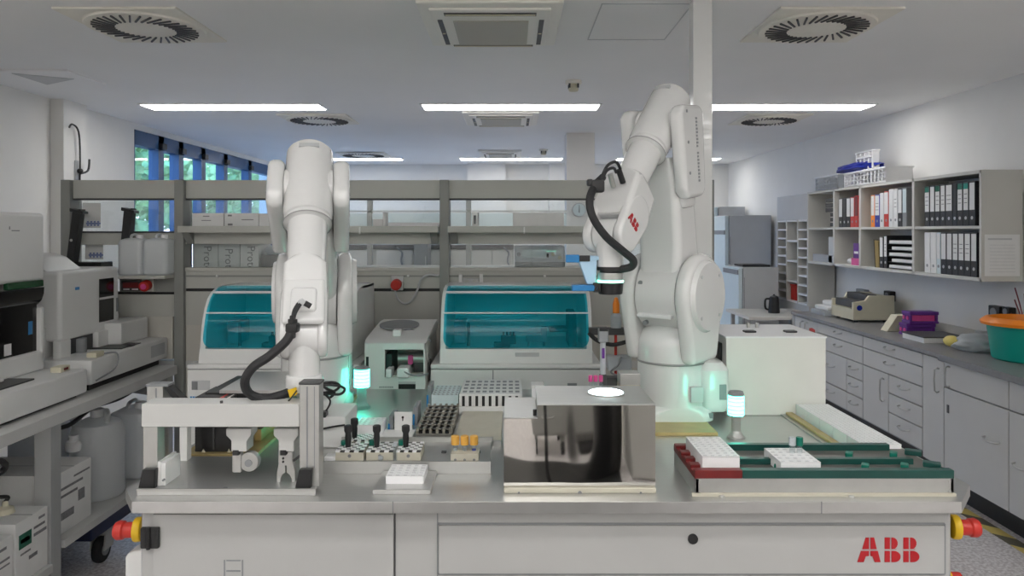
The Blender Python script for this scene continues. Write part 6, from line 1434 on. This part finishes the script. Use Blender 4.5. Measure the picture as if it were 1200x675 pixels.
M().box(X(395, Yf), X(664, Yf), Yf + .01, Yf + .03, Z(268, Yf), Z(250, Yf)).build('screen_panel', 'rackcyan', t)
# white column with a clock
YC = 7.4
struct(M().box(X(664, YC), X(697, YC), YC, YC + .28, 0, H), 'trim_2', 'wall')
t = thing('wall_clock', 'round white wall clock on the pale column left of the right robot', 'clock', (X(678.5, YC), YC, Z(252, YC))); cx, cz = X(678.5, YC), Z(246, YC)
M().cyl((cx, YC - .001, cz), (cx, YC - .03, cz), .072, n=32, bev=.006).build('case', 'greyplastic', t); M().cyl((cx, YC - .031, cz), (cx, YC - .033, cz), .062, n=32).build('face', 'rackcyan', t)
M().box(cx - .003, cx + .003, YC - .036, YC - .0335, cz, cz + .045).build('hand', 'ink', t); M().box(cx - .004, cx + .004, YC - .036, YC - .0335, cz - .03, cz + .002).build('hand', 'ink', t)

# ================================================================ behind the camera, mirrored by the polished box
t = thing('drawer_cart', 'white drawer cart on castors seen mirrored in the steel box', 'cart', (.32, -1.7, 0)); y1 = -1.45
M().box(.10, .57, y1 - .5, y1, .16, .92, .006).build('body', 'cab', t)
for k in range(3):
    d = M().box(.11, .56, y1 - .0, y1 + .018, .18 + k * .25, .41 + k * .25, .004).build('drawer', 'cab', t); M().tube([(.26, y1 + .018, .32 + k * .25), (.28, y1 + .045, .31 + k * .25), (.38, y1 + .045, .31 + k * .25), (.40, y1 + .018, .32 + k * .25)], .006).build('handle', 'alu', d)
for a in (.16, .51):
    for b in (y1 - .45, y1 - .05):
        w_ = M().cyl((a - .015, b, .055), (a + .015, b, .055), .055, n=20, bev=.008).build('caster', 'rubber', t); M().box(a - .02, a + .02, b - .02, b + .02, .09, .16, .003).build('fork', 'alu', w_)
t = thing('mirror_dark_mat', 'dark mat before the robot cell, added for the dark band in the mirror', 'mat', (.3, .2, 0)); M().box(-.9, .70, -1.28, 1.2, 0, .012, .004).build('sheet', 'black', t); M().box(-.9, .70, -1.29, -1.28, 0, .006).build('edge', 'dark', t)  # mat put in to darken the lower part of the mirror
t = thing('hanging_cable', 'black cable hanging before the drawer cart in the mirror', 'cable', (.25, -.8, 0)); M().tube([(.27, -.9, 1.9), (.25, -.85, 1.0), (.27, -.8, .4), (.30, -.75, .034), (.5, -.7, .027)], .014).build('cord', 'rubber', t); M().box(.24, .30, -.94, -.86, 1.88, 1.94).build('plug', 'black', t)
t = thing('added_dark_bin', 'tall black bin added behind the photographer for the dark curve in the mirror', 'bin', (.60, -1.0, .012))  # bin put in to give the mirror a solid dark curve
M().lathe([(.11, .012), (.13, .52), (.135, .53), (.135, .56)], (.60, -1.0, 0), n=32).build('bin', 'black', t)
M().lathe([(.14, .56), (.14, .58), (.09, .62), (0, .63)], (.60, -1.0, 0), n=32).build('lid', 'gloss', t)
t = thing('white_cupboard', 'plain white cupboard behind the photographer at the right', 'cupboard', (1.3, -1.1, 0)); M().box(.78, 1.8, -1.4, -.80, .0, 1.9, .005).build('body', 'cab', t); M().box(.785, 1.287, -.80, -.78, .02, 1.88, .003).build('door', 'cab', t); M().box(1.293, 1.795, -.80, -.78, .02, 1.88, .003).build('door', 'cab', t); M().box(1.25, 1.27, -.778, -.76, .9, 1.05, .004).build('handle', 'alu', t)
